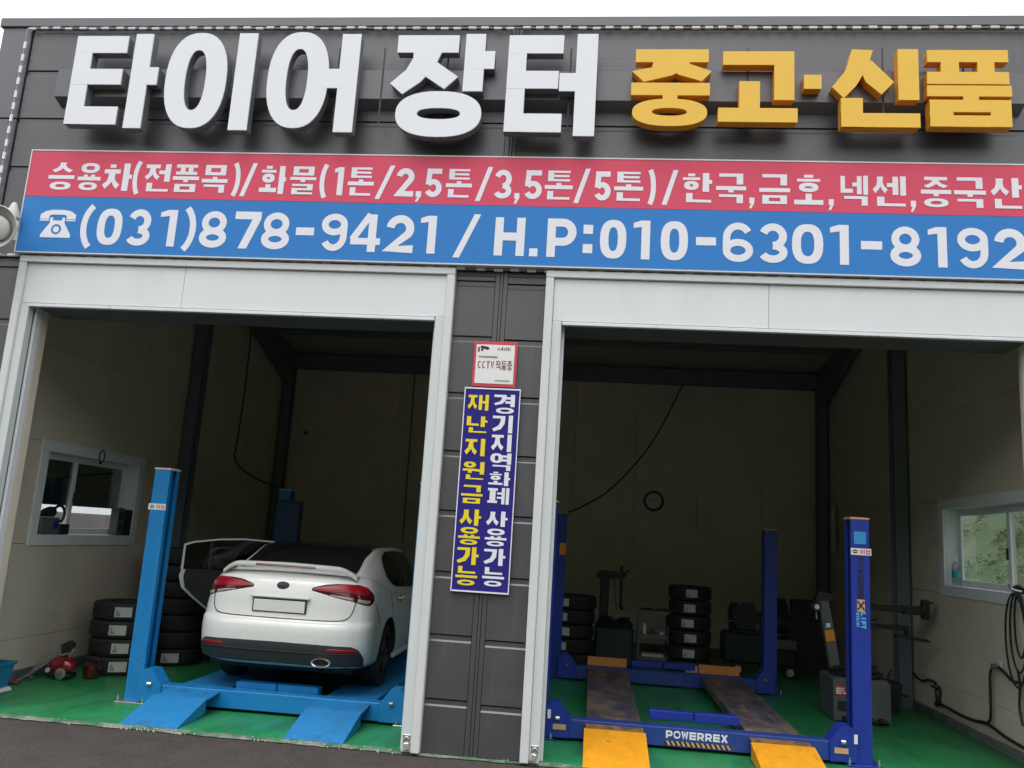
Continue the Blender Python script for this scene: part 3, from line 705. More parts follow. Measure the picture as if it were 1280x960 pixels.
# windows in the side walls
for s in (-1, 1):
    ya, yb, za, zb = WIN[s]; xi = s * 5.13
    W = MB(); t = .10; fo = s * -.018
    # flat trim on the wall face, then the deep reveal
    for (y0, y1, z0, z1) in ((ya - .03, yb + .03, zb - t, zb + .02), (ya - .03, yb + .03, za - .02, za + t), (ya - .03, ya + t, za + t + .001, zb - t - .001), (yb - t, yb + .03, za + t + .001, zb - t - .001)):
        W.box(xi + fo, xi + s * .012, y0, y1, z0, z1, .004)
    win = W.build('window', M_pvc, B)
    R = MB(); a, b, c, d = ya + t - .02, yb - t + .02, za + t - .02, zb - t + .02
    R.box(xi + s * .013, xi + s * .19, a, a + .02, c, d); R.box(xi + s * .013, xi + s * .19, b - .02, b, c, d)
    R.box(xi + s * .013, xi + s * .19, a + .021, b - .021, c, c + .02); R.box(xi + s * .013, xi + s * .19, a + .021, b - .021, d - .02, d)
    R.build('frame', M_pvc, win)
    mid = 2.17 if s < 0 else 1.90
    a += .022; b -= .022; c += .022; d -= .022
    for (y0, y1, xo) in ((a, mid + .03, .125), (mid - .03, b, .155)):
        S = MB(); q = .07; X0, X1 = xi + s * xo, xi + s * (xo + .026)
        S.box(X0, X1, y0, y0 + q, c, d, .004); S.box(X0, X1, y1 - q, y1, c, d, .004); S.box(X0, X1, y0 + q + .001, y1 - q - .001, c, c + q, .004); S.box(X0, X1, y0 + q + .001, y1 - q - .001, d - q, d, .004)
        S.build('sash', M_pvc, win)
        MB().box(xi + s * (xo + .010), xi + s * (xo + .015), y0 + q - .004, y1 - q + .004, c + q - .004, d - q + .004).build('pane', M_glass, win)
        if s < 0:
            MB().box(xi + s * (xo + .062), xi + s * (xo + .068), y0 + .004, y1 - .004, 1.865, d - .002).build('roller_blind', M_bld, win)
    MB().box(xi + s * .105, xi + s * .122, mid + .0, mid + .022, 1.90, 2.02, .004).build('latch', M_blkm, win)

# ---------------------------------------------------------------- shutter door surrounds
def shutter(x0, x1, label, seam, side):
    T = thing('shutter_door_surround', label, 'shutter door', ((x0 + x1) / 2, 0, 0), 0, 'rolled up shutter door surrounds')
    o = (x0 + x1) / 2
    def P(m, name, mt, **k): return m.xf(Matrix.Translation((-o, 0, 0))).build(name, mt, T, **k)
    P(MB().box(x0 + .076, seam - .0015, -.045, .10, 3.765, 4.165, .004), 'header_panel', M_white)
    P(MB().box(seam + .0015, x1 - .076, -.045, .10, 3.765, 4.165, .004), 'header_panel', M_white)
    P(MB().box(x0, x1, -.075, .03, 4.168, 4.232, .005), 'top_trim', M_frame)
    for a in (x0, x1 - .074): P(MB().box(a, a + .074, -.075, .034, .004, 4.166, .006), 'frame_post', M_frame)
    for a, sg in ((x0 + .075, 1), (x1 - .075, -1)):
        b = a + sg * .085
        m = MB().box(a, b, -.05, .034, .004, 3.762, .005); P(m, 'guide_rail', M_guide)
        m = MB(); c0 = b - sg * .002
        m.box(a, a + sg * .03, .036, .12, .004, 3.76); m.box(a + sg * .031, c0, .09, .12, .004, 3.76); m.box(c0, c0 + sg * .028, .05, .12, .004, 3.76)
        P(m, 'guide_channel', M_pvc)
    P(MB().box(x0 + .165, x1 - .165, -.062, -.010, 3.725, 3.755, .004), 'bottom_bar', M_lip)
    m = MB().box(x0 + .165, x1 - .165, .0, .46, 3.735, 3.762); P(m, 'soffit', M_gry)
    m = MB().box(x0 + .12, x1 - .12, .23, .50, 3.77, 4.25); P(m, 'shutter_box', M_gry)
    return T
shutter(-4.71, -.405, 'white shutter door surround of the left bay, with the white sedan behind it', -3.02, -1)
shutter(.435, 4.78, 'white shutter door surround of the right bay, with the royal blue lift behind it', 2.42, 1)

# ================================================================ SIGNS
GL = {
'ta': [('r',-4.373,5.531,-4.193,6.481),('r',-4.373,6.297,-3.833,6.481),('r',-4.373,5.955,-3.847,6.123),('r',-4.373,5.531,-3.837,5.719),('r',-3.755,5.496,-3.575,6.503),('r',-3.657,5.954,-3.475,6.142)],
'i': [('o',-3.39,5.503,-2.77,6.516,-3.189,5.691,-2.981,6.329),('r',-2.69,5.488,-2.502,6.511)],
'eo': [('o',-2.355,5.516,-1.751,6.524,-2.167,5.701,-1.957,6.344),('r',-1.651,5.48,-1.466,6.502),('r',-1.80,5.932,-1.595,6.133)],
'jang': [('r',-1.099,6.308,-0.505,6.489),('p',(-0.938,6.333),(-0.655,6.334),(-0.729,6.146),(-0.852,6.0),(-1.015,5.875),(-1.141,5.986),(-0.998,6.124),(-0.938,6.249)),('p',(-0.873,6.166),(-0.735,6.229),(-0.491,6.056),(-0.616,5.931),(-0.799,6.054)),('r',-0.44,5.909,-0.251,6.502),('r',-0.37,6.139,-0.153,6.322),('o',-1.063,5.443,-0.245,5.906,-0.856,5.621,-0.445,5.735)],
'teo': [('r',-0.026,5.503,0.148,6.489),('r',-0.026,6.302,0.492,6.489),('r',-0.026,5.941,0.458,6.121),('r',-0.026,5.503,0.506,5.687),('r',0.617,5.469,0.811,6.501),('r',0.467,5.915,0.678,6.098)],
'jung': [('r',1.166,6.215,1.83,6.345),('p',(1.332,6.235),(1.671,6.236),(1.629,6.155),(1.501,6.082),(1.248,6.016),(1.135,6.121),(1.316,6.162)),('p',(1.481,6.155),(1.643,6.204),(1.861,6.124),(1.773,6.024),(1.555,6.091)),('r',1.133,5.882,1.846,6.006),('r',1.421,5.802,1.556,5.914),('o',1.149,5.577,1.825,5.846,1.33,5.678,1.643,5.755)],
'go': [('r',1.96,6.19,2.595,6.326),('r',2.418,5.843,2.595,6.326),('r',2.108,5.722,2.292,6.026),('r',1.922,5.625,2.623,5.762)],
'dot': [('r',2.68,5.955,2.834,6.093)],
'sin': [('p',(3.103,6.348),(3.284,6.34),(3.24,6.182),(3.14,5.996),(3.027,5.867),(2.924,5.975),(3.048,6.141)),('p',(3.163,6.162),(3.268,6.241),(3.461,6.026),(3.352,5.904),(3.22,6.024)),('r',3.498,5.852,3.675,6.349),('r',3.0,5.588,3.189,5.867),('r',3.0,5.588,3.677,5.722)],
'pum': [('r',3.752,6.224,4.44,6.342),('r',3.867,6.106,4.021,6.243),('r',4.177,6.108,4.321,6.244),('r',3.746,6.01,4.44,6.127),('r',3.743,5.891,4.457,5.995),('r',4.046,5.837,4.177,5.914),('r',3.758,5.74,4.445,5.856),('r',3.758,5.599,4.445,5.707),('r',3.758,5.601,3.957,5.846),('r',4.271,5.601,4.445,5.851)],
}
def gshapes(k):
    S = []
    for e in GL[k]:
        if e[0] == 'r': S.append(('p', [(e[1], e[2]), (e[3], e[2]), (e[3], e[4]), (e[1], e[4])]))
        elif e[0] == 'p': S.append(('p', list(e[1:])))
        else:
            def el(x0, z0, x1, z1, n=40, ex=2.35):
                o = []
                for i in range(n):
                    a = 2 * math.pi * i / n; c, s = math.cos(a), math.sin(a)
                    o.append(((x0 + x1) / 2 + (x1 - x0) / 2 * math.copysign(abs(c) ** (2 / ex), c), (z0 + z1) / 2 + (z1 - z0) / 2 * math.copysign(abs(s) ** (2 / ex), s)))
                return o
            S.append(('o', el(*e[1:5]), el(*e[5:9])))
    return S
for k, label, wh in (('ta', 'white raised sign letter 타, first at the left end of the roof sign', 1), ('i', 'white raised sign letter 이, an oval beside one tall bar', 1),
                     ('eo', 'white raised sign letter 어, an oval joined to the bar at its right', 1), ('jang', 'white raised sign letter 장 with a wide ring at its foot', 1),
                     ('teo', 'white raised sign letter 터, the white one next to the yellow letters', 1), ('jung', 'yellow raised sign letter 중, first of the yellow ones', 0),
                     ('go', 'yellow raised sign letter 고, just left of the small square dot', 0), ('dot', 'small square yellow raised dot between two yellow letters', 0),
                     ('sin', 'yellow raised sign letter 신, just right of the small square dot', 0), ('pum', 'yellow raised sign letter 품 at the right end of the roof sign', 0)):
    S = gshapes(k)
    xs = [p[0] for s in S for p in s[1]]; o = Vector(((min(xs) + max(xs)) / 2, 0, 5.5))
    T = thing('raised_letter', label, 'sign letter', o, 0, 'white raised letters of the roof sign' if wh else 'yellow raised letters of the roof sign')
    f, sd_ = MB(), MB()
    raised(f, sd_, S, -.24, -.14)
    tr = Matrix.Translation(-o)
    f.xf(tr).build('letter_face', M_acry if wh else M_yel, T, normals=True)
    sd_.xf(tr).build('letter_side', M_side if wh else M_yels, T, normals=True)
T = thing('sign_rail', 'dark grey box rail on the wall carrying the raised letters', 'sign rail', (0, 0, 5.88))
tr = Matrix.Translation((0, 0, -5.88))
m = MB(); m.prism([(-.135, 5.885), (-.002, 5.83), (-.002, 6.185), (-.135, 6.185)], 'x', -4.60, 4.62); m.xf(tr).build('rail', M_trim, T)
for x in (-3.62, -2.62, -1.70, -1.25, -.62, -.35, .56, 1.4, 2.2, 3.4, 4.1):
    MB().box(x - .008, x + .008, -.139, -.137, 5.60, 6.42).xf(tr).build('bracket_wire', M_joint, T)

# long red and blue panel
T = thing('sign_board', 'long red and blue sign board with white Korean text and phone numbers', 'sign', (0, 0, 4.25))
tr = Matrix.Translation((0, 0, -4.25))
SX0, SX1 = -4.75, 4.93
MB().box(SX0, SX1, -.10, -.012, 4.835, 5.312).xf(tr).build('red_panel', M_red, T)
MB().box(SX0, SX1, -.10, -.012, 4.265, 4.832).xf(tr).build('blue_panel', M_blue, T)
m = MB()
m.box(SX0 - .012, SX0 - .001, -.104, -.012, 4.252, 5.325); m.box(SX1 + .001, SX1 + .012, -.104, -.012, 4.252, 5.325)
m.box(SX0, SX1, -.104, -.012, 5.313, 5.325); m.box(SX0, SX1, -.104, -.012, 4.252, 4.263)
m.xf(tr).build('edge_frame', M_frame, T)
red = [('승',-4.536,-4.263),('용',-4.229,-3.991),('차',-3.966,-3.668),('(',-3.647,-3.565),('전',-3.543,-3.277),('품',-3.248,-2.98),('목',-2.951,-2.689),(')',-2.656,-2.576),('/',-2.556,-2.408),('화',-2.367,-2.109),('물',-2.069,-1.812),('(',-1.765,-1.686),('1',-1.635,-1.545),('톤',-1.498,-1.246),('/',-1.226,-1.052),('2',-1.032,-0.859),(',',-0.84,-0.782),('5',-0.755,-0.591),('톤',-0.553,-0.306),('/',-0.268,-0.117),('3',-0.098,0.071),(',',0.093,0.146),('5',0.183,0.351),('톤',0.377,0.636),('/',0.647,0.795),('5',0.831,0.985),('톤',1.015,1.28),(')',1.317,1.382),('/',1.451,1.595),('한',1.631,1.899),('국',1.935,2.202),(',',2.226,2.276),('금',2.318,2.589),('호',2.624,2.878),(',',2.92,2.969),('넥',3.024,3.265),('센',3.3,3.59),(',',3.624,3.672),('중',3.716,3.973),('국',3.997,4.265),('산',4.298,4.565)]
blue = [('(',-4.11,-3.946),('0',-3.946,-3.692),('3',-3.638,-3.395),('1',-3.313,-3.144),(')',-3.112,-2.951),('8',-2.903,-2.632),('7',-2.564,-2.307),('8',-2.287,-2.013),('-',-1.953,-1.778),('9',-1.708,-1.457),('4',-1.418,-1.134),('2',-1.084,-0.818),('1',-0.761,-0.61),('/',-0.44,-0.197),('H',-0.059,0.219),('.',0.267,0.344),('P',0.425,0.692),(':',0.754,0.841),('0',0.907,1.145),('1',1.206,1.357),('0',1.453,1.695),('-',1.766,1.943),('6',2.003,2.269),('3',2.318,2.572),('0',2.606,2.875),('1',2.934,3.094),('-',3.197,3.377),('8',3.444,3.704),('1',3.764,3.921),('9',4.008,4.263),('2',4.313,4.576)]
PL = lambda x, z, h: (x, -.1022 - h, z)
for row, z0, z1, t, hz in ((red, 4.905, 5.19, .056, (.17, .125)), (blue, 4.35, 4.72, .077, None)):
    for ch, a, b in row:
        m = MB(); zz0, zz1 = z0, z1
        tt = t
        if ch in '()/': zz0 -= .03; zz1 += .025; tt = t * .8
        if ch in ',.:': tt = t * 1.05
        flat(m, glyph(ch, a, b, zz0, zz1, tt, .215, .155), PL)
        m.xf(tr).build('lettering', M_letw, T, normals=False)
m = MB(); tx, tz = -4.55, 4.41
tel = [('p', [(.0, .19), (.0, .235), (.05, .27), (.12, .285), (.25, .285), (.32, .27), (.37, .235), (.37, .19), (.275, .19), (.275, .222), (.25, .235), (.12, .235), (.095, .222), (.095, .19)]),
       ('p', [(.0, .170), (.095, .170), (.095, .184), (.0, .184)]), ('p', [(.275, .170), (.37, .170), (.37, .184), (.275, .184)]),
       ('p', [(.03, 0), (.34, 0), (.34, .03), (.262, .15), (.262, .205), (.232, .205), (.232, .175), (.138, .175), (.138, .205), (.108, .205), (.108, .15), (.03, .03)])]
flat(m, [sc_shape(s, tx, tz, 1, 1) for s in tel], PL); m.xf(tr).build('telephone_symbol', M_letw, T, normals=False)
m = MB(); PL2 = lambda x, z, h: (x, -.1036 - h, z)
flat(m, [('o', *[[(tx + .185 + r * math.cos(a * .2618), tz + .085 + r * math.sin(a * .2618)) for a in range(24)] for r in (.052, .032)])], PL2); m.xf(tr).build('dial', M_blue, T, normals=False)

# navy pillar sign with yellow and white columns of text
T = thing('pillar_sign', 'tall navy sign on the pillar with a yellow and a white column of Korean text', 'sign', (.008, 0, 1.335))
tr = Matrix.Translation((-.008, 0, -1.335))
MB().box(-.245, .262, -.034, -.016, 1.335, 3.125, .003).xf(tr).build('board', M_navy, T)
m = MB()
for (a, b, c, d) in ((-.245, .262, 3.112, 3.125), (-.245, .262, 1.335, 1.348), (-.245, -.236, 1.349, 3.111), (.253, .262, 1.349, 3.111)): m.box(a, b, -.037, -.0345, c, d)
m.xf(tr).build('white_border', M_letw, T)
PL = lambda x, z, h: (x, -.0362 - h, z)
def column_text(items, x0, x1, mt):
    for ch, zt, zb in items:
        m = MB(); flat(m, glyph(ch, x0, x1, zb, zt, None, .20, .15), PL); m.xf(tr).build('lettering', mt, T, normals=False)
column_text([('경', 3.071, 2.898), ('기', 2.883, 2.725), ('지', 2.712, 2.558), ('역', 2.545, 2.391), ('화', 2.378, 2.258), ('폐', 2.240, 2.097), ('사', 2.035, 1.904), ('용', 1.885, 1.735), ('가', 1.715, 1.572), ('능', 1.555, 1.396)], .024, .214, M_letw)
column_text([('재', 3.061, 2.918), ('난', 2.864, 2.716), ('지', 2.663, 2.508), ('원', 2.456, 2.301), ('금', 2.250, 2.091), ('사', 2.040, 1.900), ('용', 1.885, 1.735), ('가', 1.715, 1.565), ('능', 1.550, 1.390)], -.210, -.020, M_yt)

# CCTV notice
T = thing('camera_notice', 'small white CCTV notice with red rounded border above the navy pillar sign', 'sign', (.01, 0, 3.13))
tr = Matrix.Translation((-.01, 0, -3.13))
MB().box(-.19, .21, -.026, -.016, 3.135, 3.555, .012).xf(tr).build('board', M_redp, T)
MB().box(-.165, .185, -.030, -.0265, 3.165, 3.525, .02).xf(tr).build('white_panel', M_paper, T)
PL = lambda x, z, h: (x, -.0306 - h, z)
m = MB(); S = []
for ch, a, b in run_x('CCTV', -.145, .005, .2): S += glyph(ch, a, b, 3.303, 3.372, .009)
for ch, a, b in run_x('작동중', .02, .170, .1): S += glyph(ch, a, b, 3.298, 3.378, None, .14, .11)
flat(m, S, PL); m.xf(tr).build('lettering', M_mar, T, normals=False)
m = MB(); S = [('p', [(-.15, 3.455), (-.135, 3.455), (-.135, 3.50), (-.15, 3.50)]), ('p', [(-.13, 3.495), (-.06, 3.475), (-.045, 3.49), (-.06, 3.505), (-.125, 3.515)]), ('p', [(-.125, 3.468), (-.105, 3.462), (-.10, 3.484), (-.12, 3.49)])]
x = .03
for q in range(9):
    w = random.uniform(.006, .02); S.append(('p', [(x, 3.475), (x + w * .5, 3.475), (x + w * .5, 3.475 + random.choice((.008, .03))), (x, 3.505)])); x += w
flat(m, S, PL); m.xf(tr).build('camera_symbol', M_blk, T, normals=False)
m = MB(); S = []; x = -.14
for q in range(14): S.append(('p', [(x, 3.402), (x + .007, 3.402), (x + .007, 3.42), (x, 3.42)])); x += .0125
x = .02
for q in range(12): S.append(('p', [(x, 3.19), (x + .007, 3.19), (x + .007, 3.20), (x, 3.20)])); x += .0115
flat(m, S, PL); m.xf(tr).build('small_print', M_dst, T, normals=False)

# rope lights round the signs
def rope(label, pts, step, dash):
    T = thing('rope_light', label, 'rope light', pts[0], 0, 'rope lights on the facade')
    o = Vector(pts[0])
    for a, b in zip(pts, pts[1:]):
        a = Vector(a); b = Vector(b); n = int((b - a).length / step); d = (b - a).normalized()
        MB().tube([a - o, b - o], .009, 6, False).build('tube', M_ledd, T)
        me = None
        for k in range(n):
            if me is None: me = MB().tube([(0, 0, 0), d * dash], .015, 6, False).mesh('rope_light_segment', M_led, True)
            s_ = bpy.data.objects.new('segment', me); col.objects.link(s_); s_.parent = T
            s_.location = a - o + d * (step * (k + random.uniform(.0, .25))) + Vector((0, 0, random.uniform(-.006, .006)))
rope('white rope light running up the left edge and along the roofline above the letters', [(-5.105, -.045, 3.6), (-5.085, -.045, 6.695), (5.08, -.045, 6.695)], .135, .075)
rope('white rope light under the bottom edge of the long sign board', [(-5.05, -.03, 4.238), (5.05, -.03, 4.238)], .16, .08)

# horn loudspeaker
T = thing('horn_speaker', 'grey horn loudspeaker beside the left end of the blue sign board', 'loudspeaker', (-4.86, -.02, 4.40))
R = Matrix.Translation((.13, -.42, -.02)) @ Matrix.Rotation(math.radians(6), 4, 'Z') @ Matrix.Rotation(math.radians(6), 4, 'X')
MB().lathe([(.205, -.012), (.212, .0), (.204, .010), (.16, .045), (.11, .08), (.085, .12), (.08, .15), (.0, .15)], axis=(0, 1, 0), n=36, cap=False).xf(R).build('horn', M_spk, T, True)
MB().lathe([(.0, .010), (.10, .012), (.118, .024), (.115, .07), (.0, .075)], axis=(0, 1, 0), n=28, cap=False).xf(R).build('inner_cone', M_spk, T, True)
MB().lathe([(.07, .15), (.078, .155), (.075, .20), (.05, .215), (.0, .215)], axis=(0, 1, 0), n=24, cap=False).xf(R).build('driver', M_spk, T, True)
m = MB().lathe([(.012, .33), (.022, .32), (.066, .20), (.070, .17)], o=(.08, -.16, 0), n=18).box(.06, .10, -.33, .018, .08, .12).box(.0, .14, -.004, .018, .0, .2)
m.build('bracket', M_spk, T, True)

# ================================================================ LIFTS
def post(T, x, y, face, h, mt, capm, pre):
    """C-section post at (x, y); its open side faces +x when face = 1"""
    w, d, t, l = .165, .20, .014, .055
    P = [(0, 0), (w, 0), (w, l), (w - t, l), (w - t, t), (t, t), (t, d - t), (w - t, d - t), (w - t, d - l), (w, d - l), (w, d), (0, d)]
    if face > 0: Q = [(x - w / 2 + p[0], y + p[1]) for p in P]
    else: Q = [(x + w / 2 - p[0], y + p[1]) for p in P]
    p_ = MB().prism(Q, 'z', .018, h).build('post', mt, T)
    MB().box(x - w / 2 - .008, x + w / 2 + .008, y - .008, y + d + .008, h + .001, h + .022, .006).build('cap', capm, p_)
    bp_ = MB().box(x - w / 2 - .07, x + w / 2 + .07, y - .06, y + d + .06, .001, .017, .003)
    bp_.build('base_plate', M_chr if pre else mt, p_)
    m = MB()
    for bx in (-w / 2 - .045, w / 2 + .045):
        for by in (-.035, d + .035): m.lathe([(.014, .017), (.014, .05), (.009, .05), (.009, .075)], (x + bx, y + by, 0), n=8)
    m.build('bolt', M_chr, p_)
    # ladder rail seen inside the channel
    m = MB().box(x - .02, x + .02, y + .07, y + .085, .05, h - .05)
    for k in range(int((h - .3) / .12)): m.box(x - .018, x + .018, y + .0852, y + .10, .2 + k * .12, .25 + k * .12)
    m.build('lock_ladder', mt if not pre else M_dst, p_)
    return p_
def lift(label, cx, h, half, mt, beam_m, runm, rampm, hingem, capm, light, name='vehicle_lift'):
    T = thing(name, label, 'vehicle lift', (cx, .85, 0))
    tr = Matrix.Translation((-cx, -.85, 0))
    posts = []
    def B_(m, n, mt_, par=T, **k): return m.xf(tr).build(n, mt_, par, **k)
    for sx in (-1, 1):
        for y in (.87, 4.36):
            off = .09 if (not light and y > 2 and sx > 0) else 0
            p_ = post(T, sx * half - off, y - .85, -sx, h - off * .7, mt, capm, light); posts.append(p_)
    # crossbeams with end carriages
    for y, hb in ((.84, .03), (4.24, .03)):
        bm_ = B_(MB().box(cx - half + .30, cx + half - .30, y, y + .16, hb, .195, .006), 'crossbeam', beam_m)
        for sx in (-1, 1):
            a = cx + sx * (half - .065); q = [(a, .03), (a - sx * .235, .03), (a - sx * .235, .195), (a - sx * .13, .335), (a - sx * .05, .335), (a, .30)]
            c_ = MB().prism(q, 'y', y - .012, y + .172)
            B_(c_, 'carriage', mt, bm_)
        jy, jz = (.19, .165) if light else (.28, .20)
        for xa, xb in ((cx - .42, cx - .006), (cx + .006, cx + .42)): B_(MB().box(xa, xb, y + jy, y + jy + .12, jz, jz + .085, .005), 'jack_beam', mt)
        for sx in (-1, 1):
            B_(MB().tube([(cx + sx * (half - .2), y - .02, .20), (cx + sx * (half - .165), y - .03, .20)], .018, 8, False), 'lock_pin', M_chr, bm_)
    return T, tr, posts, B_
# ---- left: light blue lift under the car
LX = -2.075
T, tr, posts, B_ = lift('light blue vehicle lift in the left bay carrying the white sedan', LX, 2.28, 1.39, M_lb, M_lb, M_lbd, M_lbd, M_lbd, M_cap, True)
for sx in (-1, 1):
    a, b = LX + sx * .745 - .255, LX + sx * .745 + .255
    r = B_(MB().box(a + .004, b - .004, .98, 5.1, .085, .178, .004), 'runway', M_lbd)
    m = MB().prism([(.60, .160), (.972, .19), (.972, .176), (.60, .144)], 'x', a, b); B_(m, 'hinge_plate', M_lbd, r)
    m = MB().prism([(.035, .004), (.594, .158), (.594, .142), (.06, .0)], 'x', a - .03, b - .012)
    q = MB(); 
    for xx in (a - .028, b - .022): m.prism([(.06, .001), (.585, .143), (.585, .03), (.40, .004)], 'x', xx, xx + .008)
    B_(m, 'ramp', M_lbd, r)
def sticker(par, x, y, z, w=.185, h=.062):
    """white warning sticker wrapped on a post front"""
    s_ = MB().box(x - w / 2, x + w / 2, y - .003, y - .001, z - h / 2, z + h / 2).xf(tr).build('warning_sticker', M_paper, par)
    PLs = lambda X, Z, H: (X, y - .0036 - H, Z)
    m = MB(); flat(m, [('p', [(x - w * .29 + .026 * math.cos(a * .3927), z + .017 * math.sin(a * .3927)) for a in range(16)])], PLs); m.xf(tr).build('emblem', M_blk, s_, normals=False)
    m = MB(); flat(m, [('p', [(x - w * .40, z - .004), (x - w * .18, z - .004), (x - w * .18, z + .004), (x - w * .40, z + .004)])], lambda X, Z, H: (X, y - .0041 - H, Z)); m.xf(tr).build('emblem_bar', M_paper, s_, normals=False)
    S = []
    for ch, a, b in run_x('위험', x - .01, x + w * .45, .12): S += glyph(ch, a, b, z - .021, z + .021, None, .18, .13)
    m = MB(); flat(m, S, PLs, .00015); m.xf(tr).build('lettering', M_redp, s_, normals=False)
sticker(posts[0], LX - 1.39 - .01, .87, 1.905)
pu = MB().box(LX - 1.39 - .05, LX - 1.39 + .30, 4.20, 4.345, 1.55, 2.14, .012).xf(tr).build('power_unit', M_pu, posts[1])
MB().lathe([(.0, 0), (.075, 0), (.085, .02), (.085, .30), (.0, .31)], (LX - 1.39 + .12, 4.27, 1.23), n=20, cap=False).xf(tr).build('pump_motor', M_blkm, pu, True)
# ---- right: royal blue lift with yellow ramps
RX = 1.985
T, tr, posts, B_ = lift('royal blue vehicle lift in the right bay with yellow ramps and worn runways', RX, 2.18, 1.465, M_db, M_dbo, M_run, M_ry, M_runy, M_tan, False)
for sx in (-1, 1):
    a, b = RX + sx * .755 - .262 - .03 * (sx > 0), RX + sx * .755 + .262 - .03 * (sx > 0)
    r = B_(MB().box(a + .004, b - .004, 1.0, 4.42, .085, .178, .004), 'runway', M_run)
    B_(MB().prism([(.70, .158), (.992, .184), (.992, .172), (.70, .142)], 'x', a, b), 'hinge_plate', M_runy, r)
    m = MB().prism([(-.02, .004), (.694, .16), (.694, .142), (.01, .0)], 'x', a - .015, b + .015)
    for xx in (a - .013, b + .005): m.prism([(.02, .002), (.69, .145), (.69, .02), (.45, .003)], 'x', xx, xx + .008)
    B_(m, 'ramp', M_ry, r)
    B_(MB().prism([(4.42, .09), (4.47, .09), (4.47, .30), (4.44, .30), (4.42, .20)], 'x', a, b), 'stop_plate', M_org, r)
PLb = lambda x, z, h: (x, .838 - h, z)
m = MB(); S = []
for ch, a, b in run_x('POWERREX', 1.70, 2.255, .14): S += glyph(ch, a, b, .105, .172, .017)
flat(m, S, PLb, .00015); B_(m, 'lettering', M_letw, normals=False)
m = MB(); flat(m, [('p', [(1.69, .044), (2.28, .044), (2.28, .083), (1.69, .083)])], PLb); B_(m, 'stripe_band', M_blk, normals=False)
m = MB(); S = []
for k in range(13): x = 1.70 + k * .045; S.append(('p', [(x + .022, .044), (x + .045, .044), (x + .022, .083), (x, .083)]))
flat(m, S, lambda x, z, h: (x, .8372, z)); B_(m, 'hazard_stripe', M_tan, normals=False)
for x in (.725, 3.25):
    B_(MB().box(x - .06, x + .06, .822, .826, .10, .148), 'rating_plate', M_tan)
    B_(MB().box(x + (-.10 if x < 1 else .125) - .016, x + (-.10 if x < 1 else .125) + .016, .818, .824, .19, .27, .002), 'switch_plate', M_paper)
PXR = RX + 1.465
sticker(posts[2], PXR + .008, .87, 1.885)
pl = lambda x, z, h: (x, .8675 - h, z)
m = MB(); flat(m, [('p', [(PXR - .055, 1.955), (PXR + .055, 1.955), (PXR + .055, 2.07), (PXR - .055, 2.07)])], pl); m.xf(tr).build('blue_sticker', M_sky, posts[2], normals=False)
m = MB(); flat(m, [('p', [(PXR - .035, 1.34), (PXR + .035, 1.34), (PXR + .035, 1.45), (PXR - .035, 1.45)])], pl); m.xf(tr).build('tan_sticker', M_tan, posts[2], normals=False)
def vertical_text(par, text, xc, z0, z1, wd, t, mt, yy=.8668):
    """letters turned a quarter and read downwards on the post"""
    m = MB(); S = []
    for ch, a, b in run_x(text, 0, z1 - z0, .16): S += glyph(ch, a, b, 0, wd, t)
    flat(m, S, lambda x, z, h: (xc - wd / 2 + z, yy - h, z1 - x), .00015); m.xf(tr).build('lettering', mt, par, normals=False)
vertical_text(posts[2], 'POWERRE', PXR, 1.46, 1.84, .055, .013, M_dst)
vertical_text(posts[2], 'X', PXR, 1.35, 1.44, .06, .014, M_dst, .8664)
vertical_text(posts[2], 'LIFT', PXR + .02, 1.19, 1.335, .045, .013, M_cyn)
vertical_text(posts[2], 'HIHIHI', PXR - .03, 1.20, 1.33, .03, .008, M_cyn)
m = MB(); PXL = RX - 1.465
flat(m, [('p', [(PXL - .03, 1.93), (PXL + .055, 1.93), (PXL + .055, 2.03), (PXL - .03, 2.03)])], pl); m.xf(tr).build('blue_sticker', M_sky, posts[0], normals=False)
vertical_text(posts[0], 'POWERREX', PXL + .0, 1.35, 1.82, .055, .013, M_cyn)
yb_ = 4.36
m = MB().box(PXL - .0, PXL + .085, yb_ - .004, yb_ - .001, 1.62, 1.78); m.xf(tr).build('orange_sticker', M_ora, posts[1])

# ================================================================ WHITE SEDAN
CX, CY, CZ = -2.075, .80, .178
T = thing('sedan', 'white four door sedan with an open rear door standing on the light blue lift', 'car', (CX, CY, CZ))
CL = 4.56
WT = [(.27, .83), (.31, .868), (.40, .885), (.52, .89), (.68, .89), (.80, .888), (.92, .872), (1.02, .845), (1.09, .805), (1.14, .75)]
YT = [(.27, .14), (.31, .06), (.40, .025), (.50, .005), (.62, .0), (.68, .012), (.715, .05), (.80, .065), (.92, .075), (1.02, .095), (1.09, .13), (1.14, .19)]
ZTOP = [(0, 1.14), (.6, 1.14), (1.1, 1.06), (1.6, .98), (3.0, .94), (3.6, .92), (4.1, .84), (4.4, .74), (4.56, .66)]
DR, DF, NE = .54, .75, 3.3
def outline(zr, nr=18, ns=34, nf=12):
    W = lerp_table(WT, zr); y0 = lerp_table(YT, zr); y1 = CL - .25 * max(0, (zr - .7)) - (.12 if zr < .35 else 0)
    P = []
    for i in range(nr + 1):
        t = math.pi / 2 * i / nr
        P.append((W * math.sin(t) ** (2 / NE), y0 + DR * (1 - math.cos(t) ** (2 / NE))))
    for i in range(1, ns): P.append((W, y0 + DR + (y1 - DF - y0 - DR) * i / ns))
    for i in range(nf + 1):
        t = math.pi / 2 * (1 - i / nf)
        P.append((W * math.sin(t) ** (2 / 2.4), y1 - DF * (1 - math.cos(t) ** (2 / 2.4))))
    return P
def bz(zr, y):
    v = (zr - .27) / (1.14 - .27)
    return .27 + v * (lerp_table(ZTOP, y) - .27)
